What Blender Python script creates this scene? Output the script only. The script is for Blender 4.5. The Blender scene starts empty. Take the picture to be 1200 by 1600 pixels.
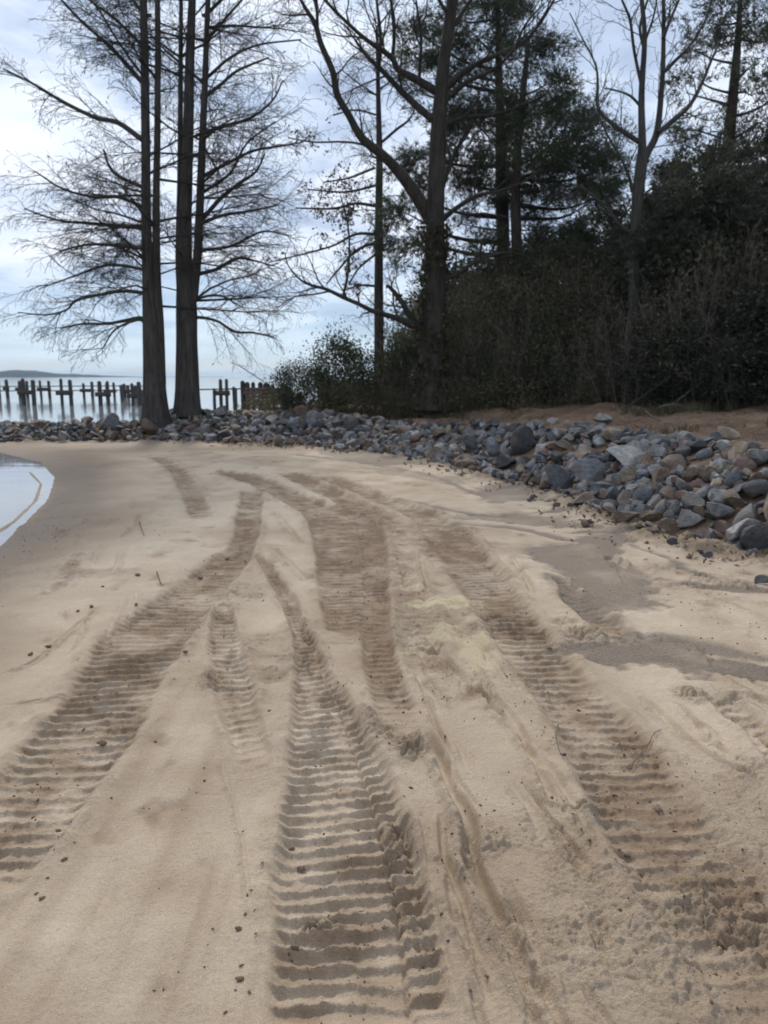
import bpy, math, random, colorsys
import numpy as np

SC = bpy.context.scene
COL = SC.collection
random.seed(7)
RNG = np.random.default_rng(11)
R = math.radians

# ------------------------------------------------------------------ camera
CAM_H = 1.6
PITCH = R(10.4)
FPX = 1155.0                       # focal length in pixels of a 1200 x 1600 frame
cd = bpy.data.cameras.new('camera')
cam = bpy.data.objects.new('camera', cd)
COL.objects.link(cam)
cam.location = (0, 0, CAM_H)
cam.rotation_euler = (math.pi / 2 - PITCH, 0, 0)
cd.sensor_fit = 'VERTICAL'
cd.sensor_height = 36.0
cd.sensor_width = 27.0
cd.lens = 36.0 * FPX / 1600.0
cd.clip_start = 0.05
cd.clip_end = 9000
cd.dof.use_dof = True
cd.dof.focus_distance = 2.9
cd.dof.aperture_fstop = 3.6
SC.camera = cam

# ------------------------------------------------------------------ sky
SUN_EL, SUN_AZ = R(42), R(-12)     # azimuth measured from +Y towards +X
w = bpy.data.worlds.new('World')
SC.world = w
w.use_nodes = True
nt = w.node_tree
nt.nodes.clear()
def N(t, kind, **kw):
    n = t.nodes.new(kind)
    for k, v in kw.items():
        setattr(n, k, v)
    return n
out = N(nt, 'ShaderNodeOutputWorld')
sky = N(nt, 'ShaderNodeTexSky', sky_type='NISHITA', sun_disc=False)
sky.sun_elevation = SUN_EL
sky.sun_rotation = SUN_AZ
sky.air_density = 1.0
sky.dust_density = 0.2
sky.ozone_density = 2.0
bg1 = N(nt, 'ShaderNodeBackground'); bg1.inputs['Strength'].default_value = 0.065
bg2 = N(nt, 'ShaderNodeBackground'); bg2.inputs['Strength'].default_value = 1.05
mixs = N(nt, 'ShaderNodeMixShader')
tc = N(nt, 'ShaderNodeTexCoord')
sep = N(nt, 'ShaderNodeSeparateXYZ')
nt.links.new(tc.outputs['Generated'], sep.inputs[0])
def M(t, op, a, b=None, c=None, clamp=False):
    n = N(t, 'ShaderNodeMath', operation=op, use_clamp=clamp)
    for i, v in enumerate((a, b, c)):
        if v is None: continue
        if isinstance(v, (int, float)): n.inputs[i].default_value = v
        else: t.links.new(v, n.inputs[i])
    return n.outputs[0]
zc = M(nt, 'ADD', M(nt, 'MAXIMUM', sep.outputs['Z'], 0.0), 0.14)
comb = N(nt, 'ShaderNodeCombineXYZ')
nt.links.new(M(nt, 'DIVIDE', sep.outputs['X'], zc), comb.inputs['X'])
nt.links.new(M(nt, 'DIVIDE', sep.outputs['Y'], zc), comb.inputs['Y'])
def noise(t, vec, scale, detail=5, rough=0.55, dist=0.0):
    n = N(t, 'ShaderNodeTexNoise')
    n.inputs['Scale'].default_value = scale
    n.inputs['Detail'].default_value = detail
    n.inputs['Roughness'].default_value = rough
    n.inputs['Distortion'].default_value = dist
    if vec is not None: t.links.new(vec, n.inputs['Vector'])
    return n.outputs['Fac']
def ramp(t, fac, stops, interp='LINEAR'):
    n = N(t, 'ShaderNodeValToRGB')
    n.color_ramp.interpolation = interp
    els = n.color_ramp.elements
    while len(els) < len(stops): els.new(0.5)
    for e, (p, c) in zip(els, stops):
        e.position = p
        e.color = (c, c, c, 1) if isinstance(c, (int, float)) else (*c, 1)
    t.links.new(fac, n.inputs[0])
    return n.outputs['Color']
cn = noise(nt, comb.outputs[0], 1.15, 6, 0.52, 0.3)
cn2 = noise(nt, comb.outputs[0], 2.6, 5, 0.6, 0.2)
cmix = M(nt, 'ADD', M(nt, 'MULTIPLY', cn, 0.72), M(nt, 'MULTIPLY', cn2, 0.28))
ccol = ramp(nt, cmix, [(0.37, (0.34, 0.42, 0.58)), (0.46, (0.47, 0.57, 0.74)), (0.52, (0.68, 0.76, 0.90)), (0.63, (0.86, 0.91, 0.98))])
# thin cloud is brighter round the hidden sun
dot = N(nt, 'ShaderNodeVectorMath', operation='DOT_PRODUCT')
nt.links.new(tc.outputs['Generated'], dot.inputs[0])
dot.inputs[1].default_value = (math.cos(SUN_EL) * math.sin(SUN_AZ), math.cos(SUN_EL) * math.cos(SUN_AZ), math.sin(SUN_EL))
glow = ramp(nt, M(nt, 'MULTIPLY_ADD', dot.outputs['Value'], 0.5, 0.5), [(0.0, 0.82), (0.55, 0.84), (0.85, 0.94), (1.0, 1.0)], 'EASE')
cm = N(nt, 'ShaderNodeMix', data_type='RGBA', blend_type='MULTIPLY'); cm.inputs[0].default_value = 1
el = ramp(nt, sep.outputs['Z'], [(0.0, 1.0), (0.16, 0.0)])
tint = N(nt, 'ShaderNodeMix', data_type='RGBA')
nt.links.new(M(nt, 'MULTIPLY', el, 0.8), tint.inputs[0]); nt.links.new(ccol, tint.inputs[6]); tint.inputs[7].default_value = (0.50, 0.69, 0.90, 1)
nt.links.new(tint.outputs[2], cm.inputs[6]); nt.links.new(glow, cm.inputs[7])
nt.links.new(cm.outputs[2], bg2.inputs['Color'])
# the cloud sheet opens to pale blue sky low over the water
low = ramp(nt, M(nt, 'ADD', sep.outputs['Z'], M(nt, 'MULTIPLY', M(nt, 'SUBTRACT', cn2, 0.5), 0.10)), [(0.0, 0.62), (0.14, 1.0)])
gap = ramp(nt, cmix, [(0.38, 1.0), (0.5, 0.0)])
mask = M(nt, 'MAXIMUM', low, M(nt, 'SUBTRACT', 0.78, M(nt, 'MULTIPLY', gap, 0.6)))
nt.links.new(mask, mixs.inputs[0])
nt.links.new(sky.outputs[0], bg1.inputs['Color'])
nt.links.new(bg1.outputs[0], mixs.inputs[1])
nt.links.new(bg2.outputs[0], mixs.inputs[2])
nt.links.new(mixs.outputs[0], out.inputs['Surface'])

# ------------------------------------------------------------------ sun behind thin cloud
sd = bpy.data.lights.new('sun', 'SUN')
sun = bpy.data.objects.new('sun', sd)
COL.objects.link(sun)
sd.energy = 2.2
sd.angle = R(11)
sd.color = (1.0, 0.94, 0.85)
sun.rotation_euler = (math.pi / 2 - SUN_EL, 0, math.pi - SUN_AZ)   # shines from azimuth SUN_AZ
SC.view_settings.view_transform = 'Standard'
SC.view_settings.look = 'None'
SC.view_settings.exposure = 0.28
SC.view_settings.gamma = 1.0
SC.view_settings.use_curve_mapping = False

# ------------------------------------------------------------------ helpers
cp, sp = math.cos(PITCH), math.sin(PITCH)
def ray(px, py):
    a, b = (px - 600) / FPX, (800 - py) / FPX
    return np.array([a, cp + b * sp, -sp + b * cp])
def G(px, py, z=0.0):              # the spot on a level plane seen at a pixel
    d = ray(px, py)
    t = (z - CAM_H) / d[2]
    return np.array([d[0] * t, d[1] * t])
def P(px, py, Y):                  # the point seen at a pixel, Y metres away
    d = ray(px, py)
    t = Y / d[1]
    return np.array([d[0] * t, Y, CAM_H + d[2] * t])
def pxm(Y): return Y / FPX * 1.0   # metres per pixel

def sstep(a, b, x):
    t = np.clip((x - a) / (b - a), 0, 1)
    return t * t * (3 - 2 * t)

_TAB = np.random.default_rng(5).random((256, 256)).astype(np.float32)
def vnoise(x, y, seed=0):
    x = x + seed * 17.31; y = y + seed * 9.17
    xi = np.floor(x).astype(np.int64); yi = np.floor(y).astype(np.int64)
    fx = (x - xi).astype(np.float32); fy = (y - yi).astype(np.float32)
    fx = fx * fx * fx * (fx * (fx * 6 - 15) + 10); fy = fy * fy * fy * (fy * (fy * 6 - 15) + 10)
    a = _TAB[xi & 255, yi & 255]; b = _TAB[(xi + 1) & 255, yi & 255]
    c = _TAB[xi & 255, (yi + 1) & 255]; d = _TAB[(xi + 1) & 255, (yi + 1) & 255]
    return (a + (b - a) * fx) * (1 - fy) + (c + (d - c) * fx) * fy - 0.5
def fbm(x, y, f, octv=4, seed=0, gain=0.5):
    v = 0; amp = 1.0
    ca, sa = math.cos(0.65), math.sin(0.65)
    for o in range(octv):
        v = v + amp * vnoise(x * f, y * f, seed + o * 3)
        x, y = ca * x - sa * y, sa * x + ca * y
        f *= 2.03; amp *= gain
    return v

def mesh_np(name, verts, faces, smooth=False):
    me = bpy.data.meshes.new(name)
    verts = np.ascontiguousarray(verts, dtype=np.float32)
    faces = np.ascontiguousarray(faces, dtype=np.int32)
    n, k = faces.shape
    me.vertices.add(len(verts)); me.vertices.foreach_set('co', verts.ravel())
    me.loops.add(n * k); me.loops.foreach_set('vertex_index', faces.ravel())
    me.polygons.add(n)
    me.polygons.foreach_set('loop_start', np.arange(0, n * k, k, dtype=np.int32))
    me.polygons.foreach_set('loop_total', np.full(n, k, dtype=np.int32))
    if smooth: me.polygons.foreach_set('use_smooth', np.ones(n, dtype=bool))
    me.update(calc_edges=True)
    return me
def fattr(me, name, arr):
    a = me.attributes.new(name, 'FLOAT', 'POINT')
    a.data.foreach_set('value', np.ascontiguousarray(arr, dtype=np.float32).ravel())
def cattr(me, name, arr):
    a = me.attributes.new(name, 'FLOAT_COLOR', 'POINT')
    a.data.foreach_set('color', np.ascontiguousarray(arr, dtype=np.float32).ravel())
def link(name, me, mat=None, parent=None, loc=None):
    o = bpy.data.objects.new(name, me)
    COL.objects.link(o)
    if mat is not None and len(me.materials) == 0: me.materials.append(mat)
    if parent is not None: o.parent = parent
    if loc is not None: o.location = loc
    return o
def thing(name, label, cat, loc=(0, 0, 0), group=None, rz=0.0):
    o = bpy.data.objects.new(name, None)
    COL.objects.link(o)
    o.location = loc; o.rotation_euler = (0, 0, rz)
    return tag(o, label, cat, group)
def tag(o, label, cat, group=None):
    o['label'] = label; o['category'] = cat
    if group: o['group'] = group
    return o
def copy_thing(root, loc, rz=0.0, scale=None, label=None):
    r = root.copy(); COL.objects.link(r)
    r.location = loc; r.rotation_euler = (0, 0, rz)
    if scale is not None: r.scale = scale
    if label: r['label'] = label
    for ch in list(root.children):
        c = ch.copy(); COL.objects.link(c); c.parent = r
    return r

def segdist(px_, py_, poly):
    """nearest segment of a polyline: distance, arc length, signed side (+ = left of travel)"""
    poly = np.asarray(poly, dtype=np.float64)
    A, B = poly[:-1], poly[1:]
    D = B - A
    L = np.maximum(np.hypot(D[:, 0], D[:, 1]), 1e-9)
    S0 = np.concatenate([[0], np.cumsum(L)[:-1]])
    best = np.full(len(px_), 1e9); bs = np.zeros(len(px_)); side = np.zeros(len(px_))
    for i in range(len(A)):
        rx, ry = px_ - A[i, 0], py_ - A[i, 1]
        t = np.clip((rx * D[i, 0] + ry * D[i, 1]) / L[i] ** 2, 0, 1)
        ex, ey = rx - t * D[i, 0], ry - t * D[i, 1]
        d2 = ex * ex + ey * ey
        m = d2 < best
        best[m] = d2[m]; bs[m] = S0[i] + t[m] * L[i]
        side[m] = (D[i, 0] * ry[m] - D[i, 1] * rx[m]) / L[i]
    d = np.sqrt(best)
    return d, bs, np.where(side >= 0, d, -d)
def inpoly(x, y, poly):
    r = np.zeros(len(x), dtype=bool)
    n = len(poly)
    for i in range(n):
        x1, y1 = poly[i]; x2, y2 = poly[(i + 1) % n]
        c = ((y1 > y) != (y2 > y))
        r ^= c & (x < (x2 - x1) * (y - y1) / (y2 - y1 + 1e-12) + x1)
    return r
def catmull(pts, per=6):
    pts = np.asarray(pts, dtype=np.float64)
    if len(pts) < 3:
        t = np.linspace(0, 1, per + 1)[:, None]
        return pts[0] * (1 - t) + pts[-1] * t
    p = np.vstack([2 * pts[0] - pts[1], pts, 2 * pts[-1] - pts[-2]])
    o = []
    for i in range(1, len(p) - 2):
        t = np.linspace(0, 1, per, endpoint=False)[:, None]
        o.append(0.5 * (2 * p[i] + (p[i + 1] - p[i - 1]) * t + (2 * p[i - 1] - 5 * p[i] + 4 * p[i + 1] - p[i + 2]) * t ** 2
                        + (3 * p[i] - p[i - 1] - 3 * p[i + 1] + p[i + 2]) * t ** 3))
    o.append(p[-2][None])
    return np.vstack(o)

class Tubes:
    def __init__(self): self.g = {}
    def add(self, pts, rad, k=3):
        self.g.setdefault((len(pts), k), []).append((pts, rad))
    def mesh(self, name, smooth=True, off=(0, 0, 0)):
        VV, FF, base = [], [], 0
        for (n, k), lst in self.g.items():
            Pn = np.array([a for a, _ in lst], dtype=np.float64) - np.asarray(off)
            Rn = np.array([b for _, b in lst], dtype=np.float64)
            m = len(lst)
            T = np.empty_like(Pn)
            T[:, 1:-1] = Pn[:, 2:] - Pn[:, :-2]; T[:, 0] = Pn[:, 1] - Pn[:, 0]; T[:, -1] = Pn[:, -1] - Pn[:, -2]
            T /= np.maximum(np.linalg.norm(T, axis=2, keepdims=True), 1e-9)
            ref = np.zeros((m, 3)); ref[np.arange(m), np.argmin(np.abs(T.mean(axis=1)), axis=1)] = 1
            U = np.cross(T, ref[:, None, :]); U /= np.maximum(np.linalg.norm(U, axis=2, keepdims=True), 1e-9)
            W = np.cross(T, U)
            ang = np.arange(k) / k * 2 * math.pi
            V = (Pn[:, :, None, :] + Rn[:, :, None, None] * (np.cos(ang)[None, None, :, None] * U[:, :, None, :]
                 + np.sin(ang)[None, None, :, None] * W[:, :, None, :]))
            VV.append(V.reshape(-1, 3))
            i, j = np.meshgrid(np.arange(n - 1), np.arange(k), indexing='ij')
            q = np.stack([i * k + j, i * k + (j + 1) % k, (i + 1) * k + (j + 1) % k, (i + 1) * k + j], -1).reshape(-1, 4)
            FF.append((q[None] + (base + np.arange(m) * n * k)[:, None, None]).reshape(-1, 4))
            base += m * n * k
        return mesh_np(name, np.vstack(VV), np.vstack(FF), smooth)

# ------------------------------------------------------------------ materials
def newmat(name):
    m = bpy.data.materials.new(name); m.use_nodes = True
    t = m.node_tree
    return m, t, t.nodes['Principled BSDF']
def mixc(t, fac, a, b):
    n = N(t, 'ShaderNodeMix', data_type='RGBA')
    def s(i, v):
        if isinstance(v, (tuple, list)): n.inputs[i].default_value = (*v, 1)
        elif isinstance(v, (int, float)): n.inputs[i].default_value = v
        else: t.links.new(v, n.inputs[i])
    s(0, fac); s(6, a); s(7, b)
    return n.outputs[2]
def bump(t, bsdf, h, strength, dist, prev=None):
    b = N(t, 'ShaderNodeBump')
    b.inputs['Strength'].default_value = strength
    b.inputs['Distance'].default_value = dist
    t.links.new(h, b.inputs['Height'])
    if prev is not None: t.links.new(prev, b.inputs['Normal'])
    t.links.new(b.outputs[0], bsdf.inputs['Normal'])
    return b.outputs[0]
def attr(t, name, kind='GEOMETRY'):
    n = N(t, 'ShaderNodeAttribute'); n.attribute_name = name; n.attribute_type = kind
    return n

def sand_material():
    m, t, b = newmat('sand')
    geo = N(t, 'ShaderNodeNewGeometry').outputs['Position']
    damp, mud, yel, lum = attr(t, 'damp').outputs['Fac'], attr(t, 'mud').outputs['Fac'], attr(t, 'yellow').outputs['Fac'], attr(t, 'rough').outputs['Fac']
    n1 = noise(t, geo, 2.2, 5, 0.6); n2 = noise(t, geo, 14, 6, 0.65); n3 = noise(t, geo, 420, 2, 0.6); n4 = noise(t, geo, 75, 4, 0.7)
    dry = mixc(t, ramp(t, n1, [(0.3, 0), (0.7, 1)]), (0.60, 0.477, 0.345), (0.67, 0.552, 0.418))
    wet = mixc(t, ramp(t, n2, [(0.3, 0), (0.7, 1)]), (0.215, 0.143, 0.088), (0.355, 0.252, 0.165))
    dm = M(t, 'ADD', damp, M(t, 'MULTIPLY', M(t, 'SUBTRACT', n2, 0.5), 0.55), clamp=True)
    c = mixc(t, dm, dry, wet)
    yc = mixc(t, n2, (0.56, 0.44, 0.24), (0.68, 0.60, 0.42))
    c = mixc(t, yel, c, yc)
    md = mixc(t, ramp(t, n4, [(0.35, 0), (0.65, 1)]), (0.172, 0.134, 0.10), (0.262, 0.206, 0.156))
    c = mixc(t, mud, c, md)
    sp_ = ramp(t, n3, [(0.30, 0.70), (0.5, 1.0), (0.72, 1.16)])
    sp2 = ramp(t, n4, [(0.28, 0.86), (0.5, 1.0), (0.75, 1.05)])
    mul = N(t, 'ShaderNodeMix', data_type='RGBA', blend_type='MULTIPLY'); mul.inputs[0].default_value = 1
    t.links.new(c, mul.inputs[6]); t.links.new(sp_, mul.inputs[7])
    mul2 = N(t, 'ShaderNodeMix', data_type='RGBA', blend_type='MULTIPLY'); mul2.inputs[0].default_value = 1
    t.links.new(mul.outputs[2], mul2.inputs[6]); t.links.new(sp2, mul2.inputs[7])
    t.links.new(mul2.outputs[2], b.inputs['Base Color'])
    rr = N(t, 'ShaderNodeMapRange'); rr.inputs[3].default_value = 0.92; rr.inputs[4].default_value = 0.6
    t.links.new(mud, rr.inputs[0]); t.links.new(rr.outputs[0], b.inputs['Roughness'])
    b.inputs['Specular IOR Level'].default_value = 0.25
    n5 = noise(t, geo, 170, 3, 0.7)
    h = M(t, 'ADD', M(t, 'ADD', M(t, 'MULTIPLY', n3, 0.4), M(t, 'MULTIPLY', n5, 0.55)), M(t, 'MULTIPLY', M(t, 'MULTIPLY', n4, M(t, 'ADD', M(t, 'MULTIPLY', lum, 1.3), 0.35)), 1.0))
    bump(t, b, h, 0.8, 0.013)
    return m
def soil_material():
    m, t, b = newmat('brown soil')
    geo = N(t, 'ShaderNodeNewGeometry').outputs['Position']
    n1 = noise(t, geo, 0.9, 6, 0.65); n2 = noise(t, geo, 9, 6, 0.7); n3 = noise(t, geo, 45, 3, 0.6)
    c = mixc(t, ramp(t, n1, [(0.35, 0), (0.62, 1)]), (0.145, 0.094, 0.063), (0.29, 0.195, 0.13))
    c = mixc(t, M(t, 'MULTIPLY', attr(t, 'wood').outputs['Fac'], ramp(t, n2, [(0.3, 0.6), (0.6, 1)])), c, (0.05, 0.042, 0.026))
    mul = N(t, 'ShaderNodeMix', data_type='RGBA', blend_type='MULTIPLY'); mul.inputs[0].default_value = 1
    t.links.new(c, mul.inputs[6]); t.links.new(ramp(t, n2, [(0.3, 0.6), (0.65, 1.25)]), mul.inputs[7])
    t.links.new(mul.outputs[2], b.inputs['Base Color'])
    b.inputs['Roughness'].default_value = 0.95; b.inputs['Specular IOR Level'].default_value = 0.15
    bump(t, b, M(t, 'ADD', n2, M(t, 'MULTIPLY', n3, 0.5)), 0.8, 0.06)
    return m
def rock_material(name, from_attr):
    m, t, b = newmat(name)
    tc_ = N(t, 'ShaderNodeNewGeometry').outputs['Position']
    if from_attr: base = attr(t, 'tint').outputs['Color']
    else: base = N(t, 'ShaderNodeObjectInfo').outputs['Color']
    n1 = noise(t, tc_, 9, 5, 0.65, 0.6); n2 = noise(t, tc_, 48, 4, 0.7); n3 = noise(t, tc_, 3.5, 3, 0.5)
    mul = N(t, 'ShaderNodeMix', data_type='RGBA', blend_type='MULTIPLY'); mul.inputs[0].default_value = 1
    t.links.new(base, mul.inputs[6]); t.links.new(ramp(t, n1, [(0.28, 0.42), (0.5, 1.0), (0.72, 1.7)]), mul.inputs[7])
    c = mixc(t, M(t, 'MULTIPLY', ramp(t, n3, [(0.53, 0), (0.68, 1)]), 0.5), mul.outputs[2], (0.20, 0.145, 0.10))
    c = mixc(t, M(t, 'MULTIPLY', ramp(t, n2, [(0.62, 0), (0.74, 1)]), 0.5), c, (0.42, 0.41, 0.40))
    t.links.new(c, b.inputs['Base Color'])
    b.inputs['Roughness'].default_value = 0.62; b.inputs['Specular IOR Level'].default_value = 0.45
    bump(t, b, M(t, 'ADD', n1, M(t, 'MULTIPLY', n2, 0.6)), 0.9, 0.055)
    return m
def bark_material(name, c1, c2, scale=2.6):
    m, t, b = newmat(name)
    geo = N(t, 'ShaderNodeNewGeometry').outputs['Position']
    mp = N(t, 'ShaderNodeMapping'); mp.inputs['Scale'].default_value = (5, 5, 0.7)
    t.links.new(geo, mp.inputs['Vector'])
    n1 = noise(t, mp.outputs[0], scale, 6, 0.7, 0.4); n2 = noise(t, geo, 1.2, 4, 0.6)
    c = mixc(t, ramp(t, n1, [(0.32, 0), (0.66, 1)]), c1, c2)
    c = mixc(t, M(t, 'MULTIPLY', ramp(t, n2, [(0.5, 0), (0.7, 1)]), 0.45), c, (0.085, 0.085, 0.062))
    t.links.new(c, b.inputs['Base Color'])
    b.inputs['Roughness'].default_value = 0.9; b.inputs['Specular IOR Level'].default_value = 0.2
    bump(t, b, n1, 0.9, 0.05)
    return m
def leaf_material(name, c1, c2, c3=None, transl=0.25):
    m, t, b = newmat(name)
    geo = N(t, 'ShaderNodeNewGeometry').outputs['Position']
    oi = N(t, 'ShaderNodeObjectInfo').outputs['Random']
    n1 = noise(t, geo, 1.6, 4, 0.6); n2 = noise(t, geo, 23, 2, 0.5)
    c = mixc(t, ramp(t, n1, [(0.35, 0), (0.65, 1)]), c1, c2)
    if c3: c = mixc(t, ramp(t, n2, [(0.55, 0), (0.68, 1)]), c, c3)
    mul = N(t, 'ShaderNodeMix', data_type='RGBA', blend_type='MULTIPLY'); mul.inputs[0].default_value = 1
    t.links.new(c, mul.inputs[6]); t.links.new(ramp(t, oi, [(0, 0.8), (1, 1.2)]), mul.inputs[7])
    t.links.new(mul.outputs[2], b.inputs['Base Color'])
    b.inputs['Roughness'].default_value = 0.6; b.inputs['Specular IOR Level'].default_value = 0.25
    tr = N(t, 'ShaderNodeBsdfTranslucent'); t.links.new(mul.outputs[2], tr.inputs['Color'])
    mx = N(t, 'ShaderNodeMixShader'); mx.inputs[0].default_value = transl
    t.links.new(b.outputs[0], mx.inputs[1]); t.links.new(tr.outputs[0], mx.inputs[2])
    t.links.new(mx.outputs[0], t.nodes['Material Output'].inputs['Surface'])
    return m
def plain(name, c1, c2, scale=20, rough=0.9, bd=0.01):
    m, t, b = newmat(name)
    geo = N(t, 'ShaderNodeNewGeometry').outputs['Position']
    n1 = noise(t, geo, scale, 5, 0.7)
    t.links.new(mixc(t, ramp(t, n1, [(0.3, 0), (0.7, 1)]), c1, c2), b.inputs['Base Color'])
    b.inputs['Roughness'].default_value = rough; b.inputs['Specular IOR Level'].default_value = 0.2
    bump(t, b, n1, 0.7, bd)
    return m
def water_material():
    m, t, b = newmat('lake water')
    geo = N(t, 'ShaderNodeNewGeometry').outputs['Position']
    mp = N(t, 'ShaderNodeMapping'); mp.inputs['Scale'].default_value = (0.7, 1.6, 1)
    t.links.new(geo, mp.inputs['Vector'])
    n1 = noise(t, mp.outputs[0], 1.3, 3, 0.5); n2 = noise(t, mp.outputs[0], 0.11, 3, 0.5)
    b.inputs['Base Color'].default_value = (0.24, 0.26, 0.27, 1)
    b.inputs['Roughness'].default_value = 0.06
    b.inputs['IOR'].default_value = 1.33
    b.inputs['Specular IOR Level'].default_value = 0.8
    bump(t, b, M(t, 'ADD', n1, M(t, 'MULTIPLY', n2, 2.0)), 0.12, 0.05)
    return m

MAT_SAND = sand_material()
MAT_SOIL = soil_material()
MAT_ROCK = rock_material('rock', False)
MAT_RUBBLE = rock_material('rock rubble', True)
MAT_CYPRESS = bark_material('cypress bark', (0.028, 0.025, 0.023), (0.105, 0.092, 0.083))
MAT_OAK = bark_material('oak bark', (0.022, 0.019, 0.016), (0.065, 0.055, 0.045))
MAT_BARE = bark_material('grey bark', (0.035, 0.032, 0.029), (0.10, 0.09, 0.08))
MAT_PINE = bark_material('pine bark', (0.030, 0.024, 0.02), (0.085, 0.064, 0.05))
MAT_TWIG = plain('twig bark', (0.032, 0.027, 0.024), (0.07, 0.058, 0.05))
MAT_DEAD = plain('dead twig', (0.12, 0.10, 0.08), (0.24, 0.20, 0.165))
MAT_TASSEL = leaf_material('cypress tassels', (0.05, 0.034, 0.026), (0.085, 0.052, 0.036), None, 0.15)
MAT_RUST = leaf_material('rust brown leaves', (0.095, 0.042, 0.024), (0.07, 0.045, 0.03), (0.05, 0.04, 0.028), 0.25)
MAT_NEEDLE = leaf_material('pine needles', (0.045, 0.058, 0.033), (0.075, 0.09, 0.048), (0.11, 0.095, 0.056))
MAT_GREEN = leaf_material('evergreen leaves', (0.046, 0.058, 0.028), (0.075, 0.088, 0.042), (0.12, 0.11, 0.058))
MAT_DARK = leaf_material('dark evergreen leaves', (0.042, 0.048, 0.034), (0.062, 0.068, 0.045), (0.10, 0.086, 0.06))
MAT_OLIVE = leaf_material('olive brown leaves', (0.085, 0.077, 0.043), (0.11, 0.102, 0.052), (0.155, 0.142, 0.072))
MAT_IVY = leaf_material('ivy leaves', (0.04, 0.043, 0.018), (0.07, 0.064, 0.03), (0.085, 0.08, 0.035))
MAT_GRASS = leaf_material('dry grass', (0.06, 0.06, 0.028), (0.13, 0.11, 0.06), (0.09, 0.075, 0.05))
MAT_WATER = water_material()
MAT_PIER = plain('weathered piling wood', (0.035, 0.03, 0.027), (0.10, 0.088, 0.078), 14, 0.85, 0.02)
MAT_BOARD = plain('brown bulkhead board', (0.10, 0.07, 0.055), (0.17, 0.125, 0.10), 9, 0.9, 0.01)
MAT_CLOD = plain('damp mud', (0.12, 0.086, 0.06), (0.25, 0.18, 0.125), 60, 0.95, 0.01)
MAT_LITTER = leaf_material('reddish leaf litter', (0.12, 0.06, 0.04), (0.17, 0.10, 0.07), (0.22, 0.16, 0.11))
MAT_BRUSH = plain('brown brush stems', (0.11, 0.088, 0.07), (0.25, 0.205, 0.165))
MAT_STRAW = leaf_material('dead leaves and straw', (0.12, 0.085, 0.055), (0.22, 0.165, 0.11), (0.30, 0.25, 0.18))
MAT_SHORE = plain('far wooded shore', (0.03, 0.045, 0.04), (0.05, 0.065, 0.055), 0.02, 0.95, 0.5)

# ------------------------------------------------------------------ plan of the shore
FOOT = catmull([(6.4, 1.5), (5.7, 3.2), (4.7, 4.9)] + [tuple(G(*q)) for q in
        [(1195, 866), (1040, 838), (950, 802), (860, 764), (760, 742), (690, 724), (600, 709), (500, 700), (400, 695), (300, 690)]]
        + [(-7.2, 18.5), (-9.8, 18.3), (-13.5, 18.0), (-20, 17.8)], 6)
SHORE = np.array([(-2.9, -6), (-3.3, 3), (-3.75, 5.5), G(0, 835), G(40, 800), G(75, 766), G(84, 735), G(62, 713), (-8.9, 17.0), (-12, 18.0), (-20, 19)])
def sand_base(x, y):
    d, s, sg = segdist(x, y, SHORE)      # + = left of travel = lake side
    inland = -sg
    h = np.where(inland > 0, -0.115 + 0.125 * (1 - np.exp(-inland / 0.8)), -0.122 - 0.055 * (1 - np.exp(np.minimum(inland, 0) / 0.07)) + np.maximum(-1.2, inland * 0.06))
    return h, inland
def bank_height(x, y):
    """the dirt bank behind the rocks; a low spit of stones runs on to the left"""
    d, s, sg = segdist(x, y, FOOT)
    n = -sg                              # + inland
    hc = 0.92 - 0.13 * sstep(3.2, 0.0, x)
    kf = 0.58 + 0.15 * sstep(1.6, 3.8, x) + 0.15 * sstep(0.2, -1.6, x)
    land = hc * (kf * sstep(-0.05, 1.75, n) ** 0.9 + (1 - kf) * sstep(1.4, 5.0, n)) + np.clip((n - 6) * 0.004, 0, 0.3) * sstep(-2.5, 1.5, x)
    spit = 0.33 * np.exp(-((n - 0.95) / 0.62) ** 2)
    back, _, bsg = segdist(x, y, BACK)
    landmask = sstep(-0.5, 0.35, -bsg)   # + right of the back shore
    m = np.clip(landmask, 0, 1)
    land = land * (1 - 0.45 * sstep(20.8, 22.5, y) * sstep(-1.5, -3.2, x))
    h = land * m + np.where(x < -3.0, spit, 0) * (1 - m) - 0.75 * (1 - m) * sstep(1.4, 3.0, n)
    h = np.where(n < 0.0, -0.35, h)
    return h, n, s
BACK = np.array([(-6.1, 17.0), (-6.0, 20.6), (-4.9, 21.3), (-4.2, 22.6), (-4.6, 26.0), (-3.5, 40.0), (-8.0, 90.0), (-20, 260)])

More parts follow.
